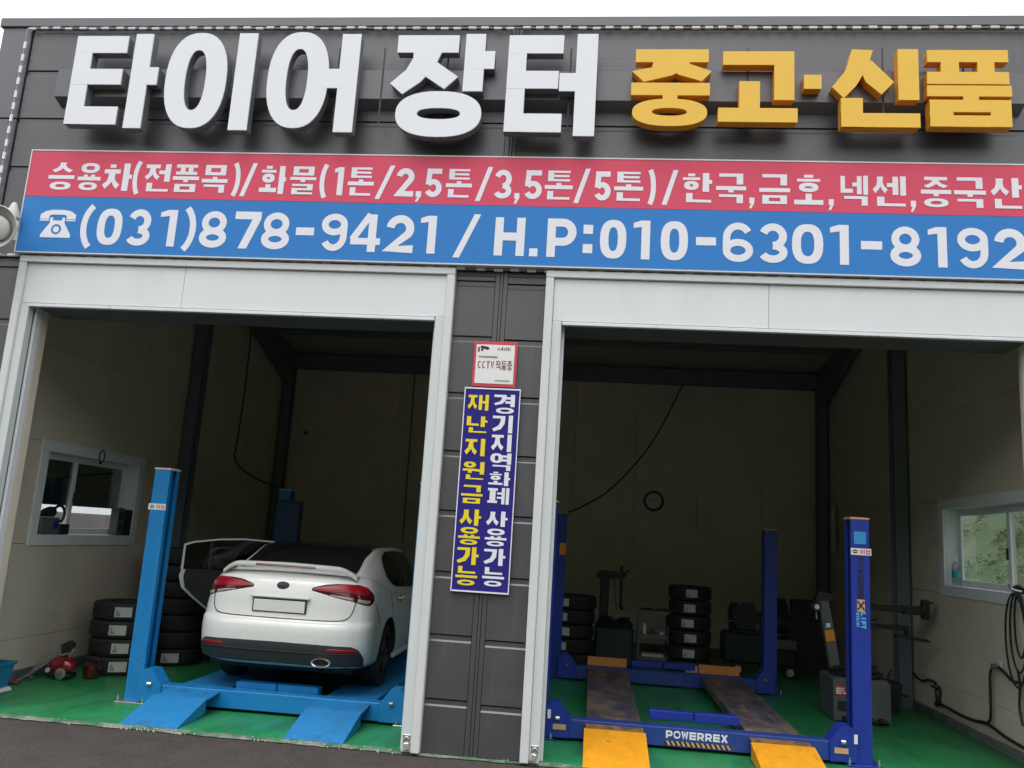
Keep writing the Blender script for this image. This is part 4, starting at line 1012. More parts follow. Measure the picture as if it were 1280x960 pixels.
ZL = [.27, .29, .31, .35, .40, .46, .52, .58, .62, .65, .68, .70, .715, .74, .80, .86, .92, .97, 1.02, 1.06, 1.09, 1.115, 1.14]
rows = []
for z in ZL:
    h = outline(z)
    full = [(x, y, bz(z, y)) for x, y in h] + [(-x, y, bz(z, y)) for x, y in reversed(h[1:-1])]
    rows.append(full)
m = MB().grid(rows, closed=True)
def cap_grid(zr, crown, flip):
    h = outline(zr); R_ = []
    for x, y in h[1:-1]:
        R_.append([(x * (1 - 2 * j / 10), y, bz(zr, y) + crown * (1 - (1 - 2 * j / 10) ** 2) * min(1, x / .5)) for j in range(11)])
    a = [(0, h[0][1], bz(zr, h[0][1]))] * 11; b = [(0, h[-1][1], bz(zr, h[-1][1]))] * 11
    return [a] + R_ + [b]
m.grid(cap_grid(1.14, .02, False)); m.grid(cap_grid(.27, 0, True))
bmx = bmesh.new(); me = bpy.data.meshes.new('t'); me.from_pydata(m.v, [], m.f); bmx.from_mesh(me)
bmesh.ops.remove_doubles(bmx, verts=bmx.verts, dist=1e-4); bmesh.ops.recalc_face_normals(bmx, faces=bmx.faces)
me2 = bpy.data.meshes.new('body'); bmx.to_mesh(me2); bmx.free(); bpy.data.meshes.remove(me)
me2.materials.append(M_car); me2.materials.append(M_int)
body = bpy.data.objects.new('body', me2); col.objects.link(body)
cut = MB()
for y in (1.02, 3.70):
    for s in (-1, 1): cut.lathe([(.375, .62), (.375, 1.1)], (0, y, .335), (s, 0, 0), 40)
cm = cut.mesh('cut', M_int); co = bpy.data.objects.new('cut', cm); col.objects.link(co)
md = body.modifiers.new('b', 'BOOLEAN'); md.object = co; md.operation = 'DIFFERENCE'; md.solver = 'EXACT'
dg = bpy.context.evaluated_depsgraph_get()
nm = bpy.data.meshes.new_from_object(body.evaluated_get(dg))
body.modifiers.clear(); body.data = nm; nm.name = 'body'
nm.shade_smooth(); nm.set_sharp_from_angle(angle=math.radians(38))
bpy.data.objects.remove(co); bpy.data.meshes.remove(cm)
body.parent = T
# surface lookup at the back: arc length from the centre line, height
def back_pt(a, z, off=0.0, side=1):
    def P(a_, z_):
        h = outline(z_, 40, 40, 4); s = 0
        for p, q in zip(h, h[1:]):
            d = math.hypot(q[0] - p[0], q[1] - p[1])
            if s + d >= a_:
                t = (a_ - s) / d; x = p[0] + (q[0] - p[0]) * t; y = p[1] + (q[1] - p[1]) * t
                return Vector((x, y, bz(z_, y)))
            s += d
        return Vector((h[-1][0], h[-1][1], z_))
    p = P(a, z)
    if off:
        da = P(a + .01, z) - P(max(a - .01, 0), z); dz = P(a, min(z + .01, 1.14)) - P(a, z - .01)
        n = da.cross(dz); n.normalize()
        if n.y > 0 and n.x < .2: n = -n
        p = p + n * off
    return Vector((p.x * side, p.y, p.z))
def back_patch(cols, off, side, nx_=24, nz=6):
    rows_ = []
    a0, a1 = cols[0][0], cols[-1][0]
    for i in range(nx_ + 1):
        a = a0 + (a1 - a0) * i / nx_
        zb, zt = lerp_table(cols, a)
        r = []
        for j in range(nz + 1):
            e = 1.0
            o_ = off * (1 if 0 < i < nx_ and 0 < j < nz else -.6)
            r.append(back_pt(abs(a), zb + (zt - zb) * j / nz, o_, side if a >= 0 else -side))
        rows_.append(r)
    return MB().grid(rows_)
for s in (1, -1):
    C0 = [(.285, 1.005, 1.03), (.43, .968, 1.076), (.62, .922, 1.098), (.76, .890, 1.090), (.88, .862, 1.062), (.95, .872, 1.020), (1.02, .935, .965)]
    lamp = back_patch(C0, .006, s).build('tail_lamp', M_tail2, T, True)
    C1 = [(.31, 1.008, 1.027), (.44, .990, 1.064), (.62, .982, 1.086), (.76, .966, 1.078), (.88, .950, 1.048), (.94, .945, 1.005)]
    back_patch(C1, .011, s).build('red_lens', M_tail, lamp, True)
    C2 = [(.47, .966, .982), (.60, .938, .974), (.738, .906, .958)]
    back_patch(C2, .010, s, 10, 3).build('clear_lens', M_tclr, lamp, True)
    C3 = [(.752, .902, .956), (.87, .878, .942), (.935, .890, .936)]
    back_patch(C3, .010, s, 10, 3).build('clear_lens', M_tclr, lamp, True)
    back_patch([(.50, .432, .475), (.56, .424, .490), (.78, .424, .482), (.84, .424, .455)], .012, s, 14, 3).build('reflector', M_tail, T, True)
    # lid shut line down the side of the boot and below the lamp
    L_ = [back_pt(a, z, .002, s) for a, z in ((.745, 1.06), (.745, .95), (.735, .86), (.70, .775), (.62, .735), (.4, .727), (0, .725))]
    MB().tube(L_, .0045, 5).build('boot_seam', M_int, T)
    MB().tube([back_pt(a, z, .0015, s) for a, z in ((1.03, .885), (1.10, .82), (1.18, .745), (1.25, .68))], .0035, 5).build('bumper_seam', M_int, T)
    for a in (.30, .72): MB().lathe([(.009, 0), (.009, .003), (.0, .004)], back_pt(a, .60, 0, s), (0, -1, 0), 12, False).build('parking_sensor', M_pvc, T)
D0 = [(-.93, .275, .30), (-.90, .275, .40), (-.84, .275, .475), (-.76, .275, .505), (-.4, .275, .52), (0, .275, .525), (.4, .275, .52), (.76, .275, .505), (.84, .275, .475), (.90, .275, .40), (.93, .275, .30)]
back_patch(D0, .008, 1, 60, 6).build('bumper_insert', M_cdif, T, True)
MB().tube([back_pt(abs(a), .425, .012, 1 if a >= 0 else -1) for a in [x / 10 for x in range(-8, 9)]], .007, 5).build('insert_ridge', M_cblk, T, True)
e_ = MB()
rows = []
for r_, y in ((.060, .04), (.068, -.008), (.064, -.014), (.056, -.008), (.054, .10)):
    rows.append([(.49 + r_ * 1.45 * math.cos(k * .3142), y, .345 + r_ * .62 * math.sin(k * .3142)) for k in range(20)])
e_.grid(rows, True).build('exhaust_tip', M_chr, T, True)
MB().prism([(.49 + .075 * math.cos(k * .3142), .345 + .033 * math.sin(k * .3142)) for k in range(20)], 'y', .06, .07).build('exhaust_bore', M_int, T)
m = MB().lathe([(.062, 0), (.06, .006), (.03, .010), (0, .010)], (0, back_pt(0, 1.035).y, 1.035), (0, -1, .12), 28, False); m.v = [(x * 1.05, y, 1.035 + (z - 1.035) * .62) for x, y, z in m.v]
m.build('badge', M_dst, T, True)
y_ = back_pt(0, .83).y
MB().box(-.275, .275, y_ - .016, y_ - .002, .775, .905, .01).build('plate_recess', M_cblk, T)
MB().box(-.26, .26, y_ - .022, y_ - .017, .785, .895, .006).build('number_plate', M_plate, T)
MB().box(-.30, .30, y_ - .03, y_ + .01, .915, .935, .006).build('plate_garnish', M_car, T)
# greenhouse
GH = [(.42, .70, 1.12, .66, 1.135, 1.15), (.62, .765, 1.11, .655, 1.205, 1.235), (.85, .79, 1.09, .635, 1.305, 1.335), (1.12, .815, 1.05, .645, 1.39, 1.415), (1.45, .825, 1.00, .645, 1.42, 1.448), (2.0, .83, .965, .64, 1.425, 1.455), (2.5, .83, .95, .63, 1.39, 1.425), (2.95, .82, .94, .63, 1.24, 1.27), (3.3, .78, .95, .64, 1.07, 1.09), (3.55, .73, .93, .68, .945, .955)]
def gh_side(y, w):
    xb, zb, xr, zr, zc = lerp_table(GH, y)
    # side bulges a little and rolls over into the roof
    x = xb + (xr - xb) * (w ** 1.25); z = zb + (zr - zb) * w
    return Vector((x, y, z))
def gh_top(y, u):
    xb, zb, xr, zr, zc = lerp_table(GH, y)
    return Vector((xr * u, y, zc - (zc - zr) * abs(u) ** 2.4))
rows = []
ys = [.42 + (3.55 - .42) * i / 44 for i in range(45)]
for y in ys:
    r = [gh_side(y, w / 8) for w in range(9)]
    t = [gh_top(y, 1 - 2 * j / 20) for j in range(1, 20)]
    l = [Vector((-p.x, p.y, p.z)) for p in reversed(r)]
    r[8] = Vector((r[8].x - .004, r[8].y, r[8].z)); l[0] = Vector((-r[8].x, r[8].y, r[8].z))
    b_ = [Vector((-r[0].x * 1, y, r[0].z - .06))]
    rows.append([Vector((r[0].x, y, r[0].z - .06))] + r + t + l + b_)
MB().grid(rows).build('roof', M_car, T, True, angle=50)
def glass_top(y0, y1, inset, n=14):
    R_ = []
    for i in range(n + 1):
        y = y0 + (y1 - y0) * i / n; k = 1 - inset
        R_.append([gh_top(y, k * (1 - 2 * j / 24)) + Vector((0, -.004 if y < 2 else .004, .006)) for j in range(25)])
    return MB().grid(R_)
glass_top(.50, 1.14, .055).build('rear_window', M_cgl, T, True)
glass_top(1.16, 2.42, .10).build('sunroof_glass', M_cgl, T, True)
glass_top(2.6, 3.45, .06).build('windscreen', M_cgl, T, True)
for s in (1, -1):
    def side_win(y0, y1, lo, hi, rear_round):
        R_ = []
        for i in range(13):
            y = y0 + (y1 - y0) * i / 12
            t = min(1, i / 5) if rear_round else 1
            a = lo + (0.22 * (1 - math.sqrt(1 - (1 - t) ** 2)) if rear_round else 0); b = hi - (0.42 * (1 - math.sqrt(max(0, 1 - (1 - t) ** 2))) if rear_round else 0)
            R_.append([gh_side(y, a + (b - a) * j / 5) + Vector((.005, 0, .003)) for j in range(6)])
        m_ = MB().grid(R_); m_.v = [(x * s, y, z) for x, y, z in m_.v]
        return m_
    side_win(1.12, 2.02, .02, .92, True).build('side_window', M_cgl, T, True)
    side_win(2.05, 2.95, .02, .92, False).build('side_window', M_cgl, T, True)
    for y in (1.42, 2.42):
        zh = .885
        hd = MB().tube([(s * .884, y, zh), (s * .915, y + .05, zh + .004), (s * .915, y + .15, zh + .004), (s * .884, y + .2, zh)], .013, 6).build('door_handle', M_car, T, True)
        MB().lathe([(.0, .0), (.04, .0)], (s * .884, y + .08, zh - .006), (s, 0, 0), 16, False).build('handle_shade', M_int, hd)  # black disc painting in the shadow behind the handle
    for y0 in (1.15, 2.05, 3.0):
        pts = [(s * (lerp_table(WT, z) + .0015), y0 + (.25 * max(0, .55 - z) if y0 < 1.2 else 0) + (0.12 if y0 < 1.2 else 0) * (1 if z < .62 else 0), bz(z, y0)) for z in (.34, .45, .6, .75, .9, 1.02)]
        if s > 0 or y0 > 1.2: MB().tube(pts, .004, 5).build('door_seam', M_int, T)
    # wheels
    for y in (1.02, 3.70):
        prof = [(.20, -.095), (.285, -.102), (.312, -.09), (.322, -.06), (.325, 0), (.322, .06), (.312, .09), (.285, .102), (.20, .095)]
        w = MB().lathe(prof, (s * .765, y, .325), (s, 0, 0), 40, False).build('wheel', M_rub, T, True)
        m = MB().lathe([(.0, .05), (.06, .06), (.06, .03), (.20, .0), (.205, .085), (.20, .09)], (s * .765, y, .325), (s, 0, 0), 40, False)
        for k in range(5):
            a = k * 1.2566
            c_, s2 = math.cos(a), math.sin(a); u_ = Vector((0, c_, s2)); v_ = Vector((0, -s2, c_)); o_ = Vector((s * .85, y, .325))
            q = [o_ + u_ * .04 + v_ * .03, o_ + u_ * .20 + v_ * .02, o_ + u_ * .20 - v_ * .02, o_ + u_ * .04 - v_ * .03]
            b_ = [p - Vector((s * .03, 0, 0)) for p in q]
            m.add(q + b_, [(0, 1, 2, 3), (4, 5, 6, 7), (0, 1, 5, 4), (1, 2, 6, 5), (2, 3, 7, 6), (3, 0, 4, 7)])
        m.build('rim', M_rim, w, True)
    # side skirt
    MB().box(s * .80, s * .878, 1.42, 3.30, .235, .29, .01).build('side_skirt', M_car, T)
# underbody
MB().box(-.70, .70, .20, 4.3, .255, .266).build('floor_pan', M_int, T)
MB().box(-.70, .70, .35, 4.2, .20, .34).build('underbody', M_int, T)
MB().lathe([(.11, -.30), (.11, .30)], (.1, .32, .32), (1, 0, 0), 16).build('silencer', M_dst, T, True)
# wing spoiler on the boot lid
rows = []
for i in range(41):
    u = -1 + 2 * i / 40; x = .70 * u; e = abs(u)
    zc = 1.222 - .012 * e ** 2 - .085 * max(0, (e - .72) / .28) ** 1.7
    yc = .10 + .10 * e ** 2.5 + .05 * max(0, (e - .8) / .2)
    th_ = .029 * (1 - .2 * e)
    ch_ = .19 - .05 * e
    rows.append([(x, yc + dy * ch_, zc + dz * th_ * 1.25) for dy, dz in ((0, 0), (.02, .55), (.15, .9), (.5, 1.0), (.85, .55), (1, -.1), (.7, -.55), (.3, -.7), (.06, -.55))])
sp = MB().grid(rows, True); sp.f += [tuple(range(9)), tuple(range(len(sp.v) - 9, len(sp.v)))]
spo = sp.build('spoiler', M_car, T, True)
rows = []
for i in range(17):
    x = -.31 + .62 * i / 16; e = abs(x / .70); yc = .10 + .10 * e ** 2.5; zc = 1.222 - .012 * e ** 2
    rows.append([(x, yc - .002, zc - .004), (x, yc - .0035, zc + .002), (x, yc + .0025, zc + .014), (x, yc + .006, zc + .0165)])
MB().grid(rows).build('brake_light', M_brake, spo, True)
MB().tube([(-.16, 1.0 + 1.2, 1.445), (-.16, 2.34, 1.46)], .01, 6, False).build('antenna', M_cblk, T)
# open rear left door, hinged at the middle pillar
H = Vector((-.885, 2.06, 0)); ang = math.radians(62)
def door_xf(a, t, z): # a along the door from the hinge, t thickness outward
    d = Vector((-math.sin(ang), -math.cos(ang), 0)); n = Vector((-math.cos(ang), math.sin(ang), 0))
    return H + d * a + n * t + Vector((0, 0, z))
def d_prism(P, t0, t1):
    n = len(P); vs = [door_xf(a, t0, z) for a, z in P] + [door_xf(a, t1, z) for a, z in P]
    return MB().add(vs, [tuple(range(n)), tuple(reversed(range(n, 2 * n)))] + [(i, (i + 1) % n, n + (i + 1) % n, n + i) for i in range(n)])
lowr = [(0, .30), (.62, .30), (.66, .45), (.72, .58), (.88, .70), (1.02, .82), (1.06, .95), (1.04, 1.03), (0, .99)]
door = d_prism(lowr, 0.006, .065).build('rear_door', M_car, T)
inn = [(.02, .32), (.60, .32), (.64, .46), (.70, .59), (.855, .71), (.98, .825), (1.01, .94), (.995, 1.04), (.02, 1.02)]
d_prism(inn, -.03, .0055).build('door_trim', M_int, door)
fr_o = [(.0, .99), (.0, 1.41), (.35, 1.425), (.66, 1.405), (.94, 1.362), (1.045, 1.325), (1.05, 1.03)]
fr_i = [(.02, .99), (.02, 1.393), (.35, 1.408), (.655, 1.388), (.93, 1.345), (1.022, 1.308), (1.022, 1.03)]
n = len(fr_o); m = MB()
for t in (.01, .05): m.add([door_xf(a, t, z) for a, z in fr_o] + [door_xf(a, t, z) for a, z in fr_i], [(i, i + 1, n + i + 1, n + i) for i in range(n - 1)])
for P in (fr_o, fr_i): m.add([door_xf(a, .01, z) for a, z in P] + [door_xf(a, .05, z) for a, z in P], [(i, i + 1, n + i + 1, n + i) for i in range(n - 1)])
m.build('window_frame', M_car, door)
d_prism(fr_i, .028, .032).build('door_window', M_tint, door)
d_prism([(.72, 1.0), (.72, 1.36), (.745, 1.355), (.745, 1.0)], .020, .040).build('window_divider', M_cblk, door)
d_prism([(.93, .80), (.955, .80), (.965, .93), (.94, .93)], .004, .03).build('latch', M_dst, door)

# ================================================================ SHOP CONTENTS
TYRE = [(.175, .01), (.20, .0), (.28, .002), (.308, .010), (.319, .03), (.32, .10), (.319, .17), (.308, .190), (.28, .198), (.20, .20), (.175, .19), (.168, .10), (.175, .01)]
tyre_me = MB().lathe(TYRE, n=40, cap=False)
# shallow tread grooves as ribs round the shoulder
for k in range(4):
    z = .055 + k * .03
    tyre_me.lathe([(.3185, z), (.323, z + .004), (.323, z + .018), (.3185, z + .022)], n=40, cap=False)
tyre_me = tyre_me.mesh('tyre_body', M_rub, True)
def label_mesh():
    m = MB(); n = 6
    vs = [(.3265 * math.sin(a), -.3265 * math.cos(a), z) for z in (.045, .155) for a in [-.26 + .52 * i / n for i in range(n + 1)]]
    m.add(vs, [(i, i + 1, n + 2 + i, n + 1 + i) for i in range(n)])
    return m.mesh('label', M_lab, normals=False)
lab_me = label_mesh()
def print_mesh(seed):
    # one connected barcode-like block with a ragged upper edge
    rnd = random.Random(seed); m = MB(); a = -.22; top = []; bot = []
    for k in range(9):
        h = rnd.uniform(.085, .14) if k % 2 else .068
        top += [(a, h), (a + .016, h)]; bot += [(a, .060), (a + .016, .060)]; a += .016
    vs = [(.3272 * math.sin(q), -.3272 * math.cos(q), z) for q, z in bot + top]; n = len(bot)
    m.add(vs, [(i, i + 1, n + i + 1, n + i) for i in range(n - 1)])
    return m.mesh('label_print', M_gry, normals=False)
prt_me = [print_mesh(k) for k in range(3)]
ORD = ['bottom', 'second', 'third', 'fourth', 'fifth', 'sixth', 'seventh', 'eighth']
def tyre(x, y, z, rot, label, group, has_label=True, k=0, sc_=1.0):
    T = thing('tyre', label, 'tyre', (x, y, z), rot, group)
    q_ = sc_ * random.uniform(.97, 1.03)
    T.scale = (q_, q_, 1)
    T.rotation_euler.z += random.uniform(-.07, .07)
    b = bpy.data.objects.new('tread', tyre_me); col.objects.link(b); b.parent = T
    if has_label:
        l = bpy.data.objects.new('label', lab_me); col.objects.link(l); l.parent = T
        p = bpy.data.objects.new('label_print', prt_me[k % 3]); col.objects.link(p); p.parent = l
    return T
def stack(x, y, n, rots, where, group, pitch=.202, labels=None, sc_=1.0):
    for k in range(n):
        nm = 'top' if k == n - 1 else ORD[k] + (' from below' if k else '')
        tyre(x + random.uniform(-.012, .012), y + random.uniform(-.012, .012), .002 + k * pitch, rots[k % len(rots)], f'{nm} {"labelled " if (labels is None or labels[k]) else "plain "}black tyre of the stack {where}', group, labels is None or labels[k], k, sc_)
stack(-4.50, 2.37, 4, [math.radians(a) for a in (30, 29, 24, 22)], 'beside the red vacuum', 'tyres stacked beside the red vacuum', .2, None, 1.12)
stack(2.45, 5.72, 6, [math.radians(a) for a in (-3, -8, -6, -8, -7, -4)], 'right of the shelf trolley', 'tyres stacked right of the trolley', .212)
stack(.74, 5.55, 5, [math.radians(a) for a in (-30, -28, -26, -30, -28)], 'left of the dark tyre changer', 'tyres stacked left of the dark tyre changer', .206)
stack(-4.32, 3.25, 7, [math.radians(26)], 'behind the light blue post', 'big tyres stacked behind the light blue post', .203, [True] + [False] * 6, 1.2)
stack(-3.72, 4.75, 6, [0], 'behind the open car door', 'tyres stacked behind the open car door', .205, [False] * 6, 1.1)
stack(-4.62, 5.45, 6, [0], 'against the far left wall', 'tyres stacked against the far left wall', .205, [False] * 6, 1.05)

# red vacuum cleaner
T = thing('vacuum_cleaner', 'red canister vacuum cleaner with grey hose lying by the left wall', 'vacuum cleaner', (-4.76, 1.70, 0))
T.scale = (.82, .82, .82)
sh = MB(); rows = []
for i in range(15):
    u = math.pi * i / 14
    rows.append([(.20 * -math.cos(u), .125 * math.sin(u) * math.cos(k * .3142), .15 + .125 * max(-.55, math.sin(k * .3142)) * math.sin(u) + .02 * math.sin(u)) for k in range(20)])
sh.grid(rows, True).build('shell', M_vred, T, True)
MB().box(-.17, .17, -.115, .115, .025, .085, .03).build('chassis', M_blkm, T)
for x, r in ((.07, .072),): MB().lathe([(.0, .03), (r * .6, .032), (r, .02), (r, -.01)], (x, -.125, .085), (0, -1, 0), 24, False).build('wheel', M_chr, T, True)
MB().lathe([(.0, .02), (.03, .02), (.033, 0)], (-.12, -.115, .12), (0, -1, 0), 16, False).build('wheel', M_cap, T, True)
MB().lathe([(.03, .26), (.035, .30), (.0, .31)], (.04, -.02, 0), (0, 0, 1), 16, False).build('cord_button', M_blkm, T, True)
ho = MB().tube([(.05, .02, .26), (.09, .05, .36), (.02, .08, .42), (-.08, .03, .38), (-.14, -.02, .30), (-.20, -.10, .22), (-.26, -.16, .14), (-.30, -.2, .06), (-.25, -.24, .03)], .026, 10)
ho.build('hose', M_vgr, T, True)
m = MB().tube([(.06, .06, .36), (-.06, .02, .34), (-.16, -.12, .20), (-.24, -.34, .08), (-.27, -.52, .03)], .016, 8); m.build('wand', M_vgr, T, True)
MB().prism([(-.02, -.02), (.10, .02), (.13, .12), (.06, .16), (-.05, .10)], 'y', -.03, .03).xf(Matrix.Translation((-.02, .04, .33))).build('hose_grip', M_dst, T)
MB().box(-.36, -.20, -.60, -.50, .003, .04, .012).build('floor_head', M_mar, T)
T = thing('red_canister', 'small dark red rounded bucket beside the red vacuum cleaner', 'bucket', (-4.50, 1.84, 0))
MB().lathe([(.0, .002), (.07, .002), (.085, .02), (.085, .15), (.06, .17), (.0, .17)], n=24, cap=False).build('tub', M_tail2, T, True)
MB().tube([(-.08, 0, .15), (-.05, 0, .22), (.05, 0, .22), (.08, 0, .15)], .006, 6).build('handle', M_blkm, T, True)

# blue crate
T = thing('plastic_crate', 'blue plastic crate with a pale base rim cut off at the left door frame', 'crate', (-4.93, .66, 0))
m = MB()
w, d, h = .19, .22, .30
def taper(z0, z1, t0, t1, th):
    for sx in (-1, 1):
        m.add([(sx * (w + t0), -d - t0, z0), (sx * (w + t0), d + t0, z0), (sx * (w + t1), d + t1, z1), (sx * (w + t1), -d - t1, z1), (sx * (w + t0 - th), -d - t0 + th, z0), (sx * (w + t0 - th), d + t0 - th, z0), (sx * (w + t1 - th), d + t1 - th, z1), (sx * (w + t1 - th), -d - t1 + th, z1)], [(0, 1, 2, 3), (4, 5, 6, 7), (0, 1, 5, 4), (2, 3, 7, 6)])
    for sy in (-1, 1):
        m.add([(-w - t0, sy * (d + t0), z0), (w + t0, sy * (d + t0), z0), (w + t1, sy * (d + t1), z1), (-w - t1, sy * (d + t1), z1), (-w - t0 + th, sy * (d + t0 - th), z0), (w + t0 - th, sy * (d + t0 - th), z0), (w + t1 - th, sy * (d + t1 - th), z1), (-w - t1 + th, sy * (d + t1 - th), z1)], [(0, 1, 2, 3), (4, 5, 6, 7), (0, 1, 5, 4), (2, 3, 7, 6)])
taper(.06, .29, -.03, .0, .006); taper(.27, .30, .012, .014, .02)
m.box(-w + .03, w - .03, -d + .03, d - .03, .055, .065); m.build('tub', M_crate, T)
MB().box(-w - .01, w + .01, -d - .01, d + .01, .004, .054, .02).build('base_rim', M_pvc, T)
MB().tube([(w + .02, -d + .03, .29), (w + .05, -d + .0, .31), (w + .04, -d + .12, .315)], .014, 8).build('handle', M_crate, T, True)
m = MB()
for k in range(5): m.box(-.14, .14, -.18 + k * .075, -.12 + k * .075, .066, .12 + .03 * (k % 2), .01)
m.build('contents', M_dst, T)

# things on the left window sill
T = thing('tool_case', 'grey metal tool unit with a black curved handle on the left window sill', 'tool case', (-5.17, 1.66, 1.533))
MB().box(-.06, .045, -.17, .15, .0, .19, .01).build('body', M_gry, T)
MB().box(-.06, .04, .16, .36, .0, .12, .008).build('side_box', M_dst, T)
MB().prism([(-.16, .195), (.06, .195), (.10, .25), (.06, .31), (-.04, .28), (-.16, .22)], 'x', -.05, .03).build('top_cover', M_blkm, T)
MB().tube([(0, .06, .24), (0, .12, .31), (0, .22, .32), (0, .28, .25), (0, .25, .16), (0, .18, .15)], .016, 8).build('handle', M_blkm, T, True)
MB().lathe([(.0, .01), (.045, .01), (.05, 0)], (.046, .08, .11), (1, 0, 0), 20, False).build('dial', M_navy, T, True)
T = thing('desk_speaker', 'grey box speaker with dark side panel at the right end of the left window sill', 'speaker', (-5.17, 3.0, 1.533))
MB().box(-.06, .05, -.02, .12, .0, .35, .008).build('body', M_gry, T)
MB().box(-.06, .045, .125, .36, .0, .33, .006).build('dark_panel', M_blkm, T)
for z, r in ((.10, .035), (.24, .05)): MB().lathe([(.0, -.004), (r, .004), (r + .008, 0)], (.051, .05, z), (1, 0, 0), 20, False).build('driver', M_blkm, T, True)
T = thing('hanging_ring', 'small dark ring hanging on the frame above the left window', 'ring', (-5.105, 2.41, 2.49))
MB().tube([(0, .055 * math.sin(k * .2618), .07 * math.cos(k * .2618)) for k in range(25)], .008, 6, False).build('ring', M_blkm, T, True)
MB().lathe([(.012, -.02), (.018, .0), (.0, .01)], (-.002, 0, -.085), (1, 0, 0), 12, False).build('hook', M_blkm, T)
# right sill
T = thing('water_bottle', 'clear plastic water bottle with teal label on the right window sill', 'bottle', (5.21, 3.085, 1.579))
MB().lathe([(.0, .002), (.040, .002), (.043, .02), (.043, .21), (.036, .245), (.015, .275), (.015, .292)], n=20, cap=False).build('bottle_body', M_bot, T, True)
MB().lathe([(.0445, .09), (.0445, .17)], n=20, cap=False).build('label', M_teal, T, True)
MB().lathe([(.017, .285), (.017, .31), (.0, .312)], n=14, cap=False).build('lid', M_paper, T, True)
T = thing('work_glove', 'dark crumpled work glove lying on the right window sill', 'glove', (5.19, 1.55, 1.577))
rows = []
for i in range(9):
    u = math.pi * i / 8
    rows.append([(.05 * math.sin(u) * math.cos(k * .5236) * 1.1, -.17 * math.cos(u), .035 + .035 * math.sin(u) * math.sin(k * .5236) * (1.3 + .5 * math.sin(i * 1.7))) for k in range(12)])
g_ = MB().grid(rows, True); g_.v = [(x, y, max(0.002, z)) for x, y, z in g_.v]
g_.build('palm', M_dst, T, True)
for k in range(4): MB().tube([(-.03 + k * .02, -.12, .03), (-.035 + k * .024, -.20, .035 + .008 * k), (-.03 + k * .026, -.24, .016)], .011, 6).build('finger', M_dst, T, True)

# clock
T = thing('wall_clock', 'round black rimmed wall clock on the dark back wall', 'clock', (2.06, 8.258, 2.625))
MB().lathe([(.145, -.03), (.185, -.03), (.19, -.01), (.19, .0)], axis=(0, 1, 0), n=40, cap=False).build('rim', M_blk, T, True)
MB().lathe([(.0, -.012), (.15, -.012)], axis=(0, 1, 0), n=40, cap=False).build('dial', M_clockf, T)
for k in range(12):
    a = k * math.pi / 6; c, s = math.sin(a), math.cos(a)
    MB().add([(.115 * c - .006 * s, -.0145, .115 * s + .006 * c), (.115 * c + .006 * s, -.0145, .115 * s - .006 * c), (.138 * c + .006 * s, -.0145, .138 * s - .006 * c), (.138 * c - .006 * s, -.0145, .138 * s + .006 * c)], [(0, 1, 2, 3)]).build('hour_mark', M_blk, T)
for a, l, w, y in ((math.radians(305), .075, .008, -.017), (math.radians(60), .11, .005, -.019)):
    c, s = math.sin(a), math.cos(a)
    MB().add([(w * s, y, -w * c), (-w * s, y, w * c), (l * c - w * .5 * s, y, l * s + w * .5 * c), (l * c + w * .5 * s, y, l * s - w * .5 * c)], [(0, 1, 2, 3)]).build('hand', M_blk, T)
# small camera and light fitting on the back wall
T = thing('wall_camera', 'small pale dome camera on the back wall left of the middle', 'camera', (-4.63, 8.255, 3.55))
MB().box(-.07, .07, -.02, 0, .02, .075, .008).build('mount', M_spk, T)
MB().lathe([(.0, -.05), (.03, -.045), (.045, -.02), (.05, .0)], (0, -.06, .02), (0, 0, 1), 16, False).build('dome', M_gry, T, True)
T = thing('wall_batten', 'pale vertical batten fixed in the back right corner', 'batten', (5.085, 7.55, 2.3))
MB().box(-.035, .0, -.07, .07, -.42, .40, .01).build('housing', M_spk, T)
MB().box(-.05, -.036, -.03, .03, -.40, .38, .01).build('tube', M_pvc, T)

# shelf trolley
T = thing('shelf_trolley', 'grey three shelf trolley holding small parts before the back wall', 'trolley', (1.93, 5.85, 0))
for x in (-.22, .22):
    for y in (-.17, .17): MB().box(x - .014, x + .014, y - .014, y + .014, .06, .86, .003).build('leg', M_gry, T); MB().lathe([(.03, -.012), (.03, .012)], (x, y, .031), (1, 0, 0), 12).build('castor', M_blkm, T)
for z in (.14, .46, .80):
    m = MB().box(-.205, .205, -.155, .155, z, z + .012); m.box(-.205, .205, -.187, -.175, z, z + .06); m.box(-.205, .205, .175, .187, z, z + .06); m.build('shelf', M_gry, T)
def small(name, label, cat, x, y, z, mb, mt, grp=None):
    o = mb.build(name, mt, None, True); o.location = (x, y, z); tag(o, label, cat, grp); return o
small('spray_can', 'thin pale spray can on the middle shelf of the trolley', 'can', 1.80, 5.76, .472, MB().lathe([(.0, .001), (.027, .001), (.027, .15), (.015, .17), (.015, .19), (.0, .19)], n=14, cap=False), M_pvc)
small('paper_cup', 'white tub at the right of the trolley middle shelf', 'tub', 2.06, 5.76, .472, MB().lathe([(.0, .001), (.04, .001), (.045, .09), (.0, .09)], n=14, cap=False), M_lab)
small('oil_bottle', 'dark oil bottle in the centre of the trolley middle shelf', 'bottle', 1.92, 5.79, .472, MB().lathe([(.0, .001), (.035, .001), (.035, .09), (.014, .12), (.014, .14), (.0, .14)], n=14, cap=False), M_dst)
small('parts_tray', 'pale parts tray on the lowest shelf of the trolley', 'tray', 1.93, 5.80, .153, MB().box(-.17, .17, -.10, .10, .0, .08, .02), M_lab)
small('parts_box', 'dark box of fittings on top of the trolley', 'box', 1.84, 5.83, .813, MB().box(-.10, .10, -.10, .10, .0, .07, .015), M_dst)
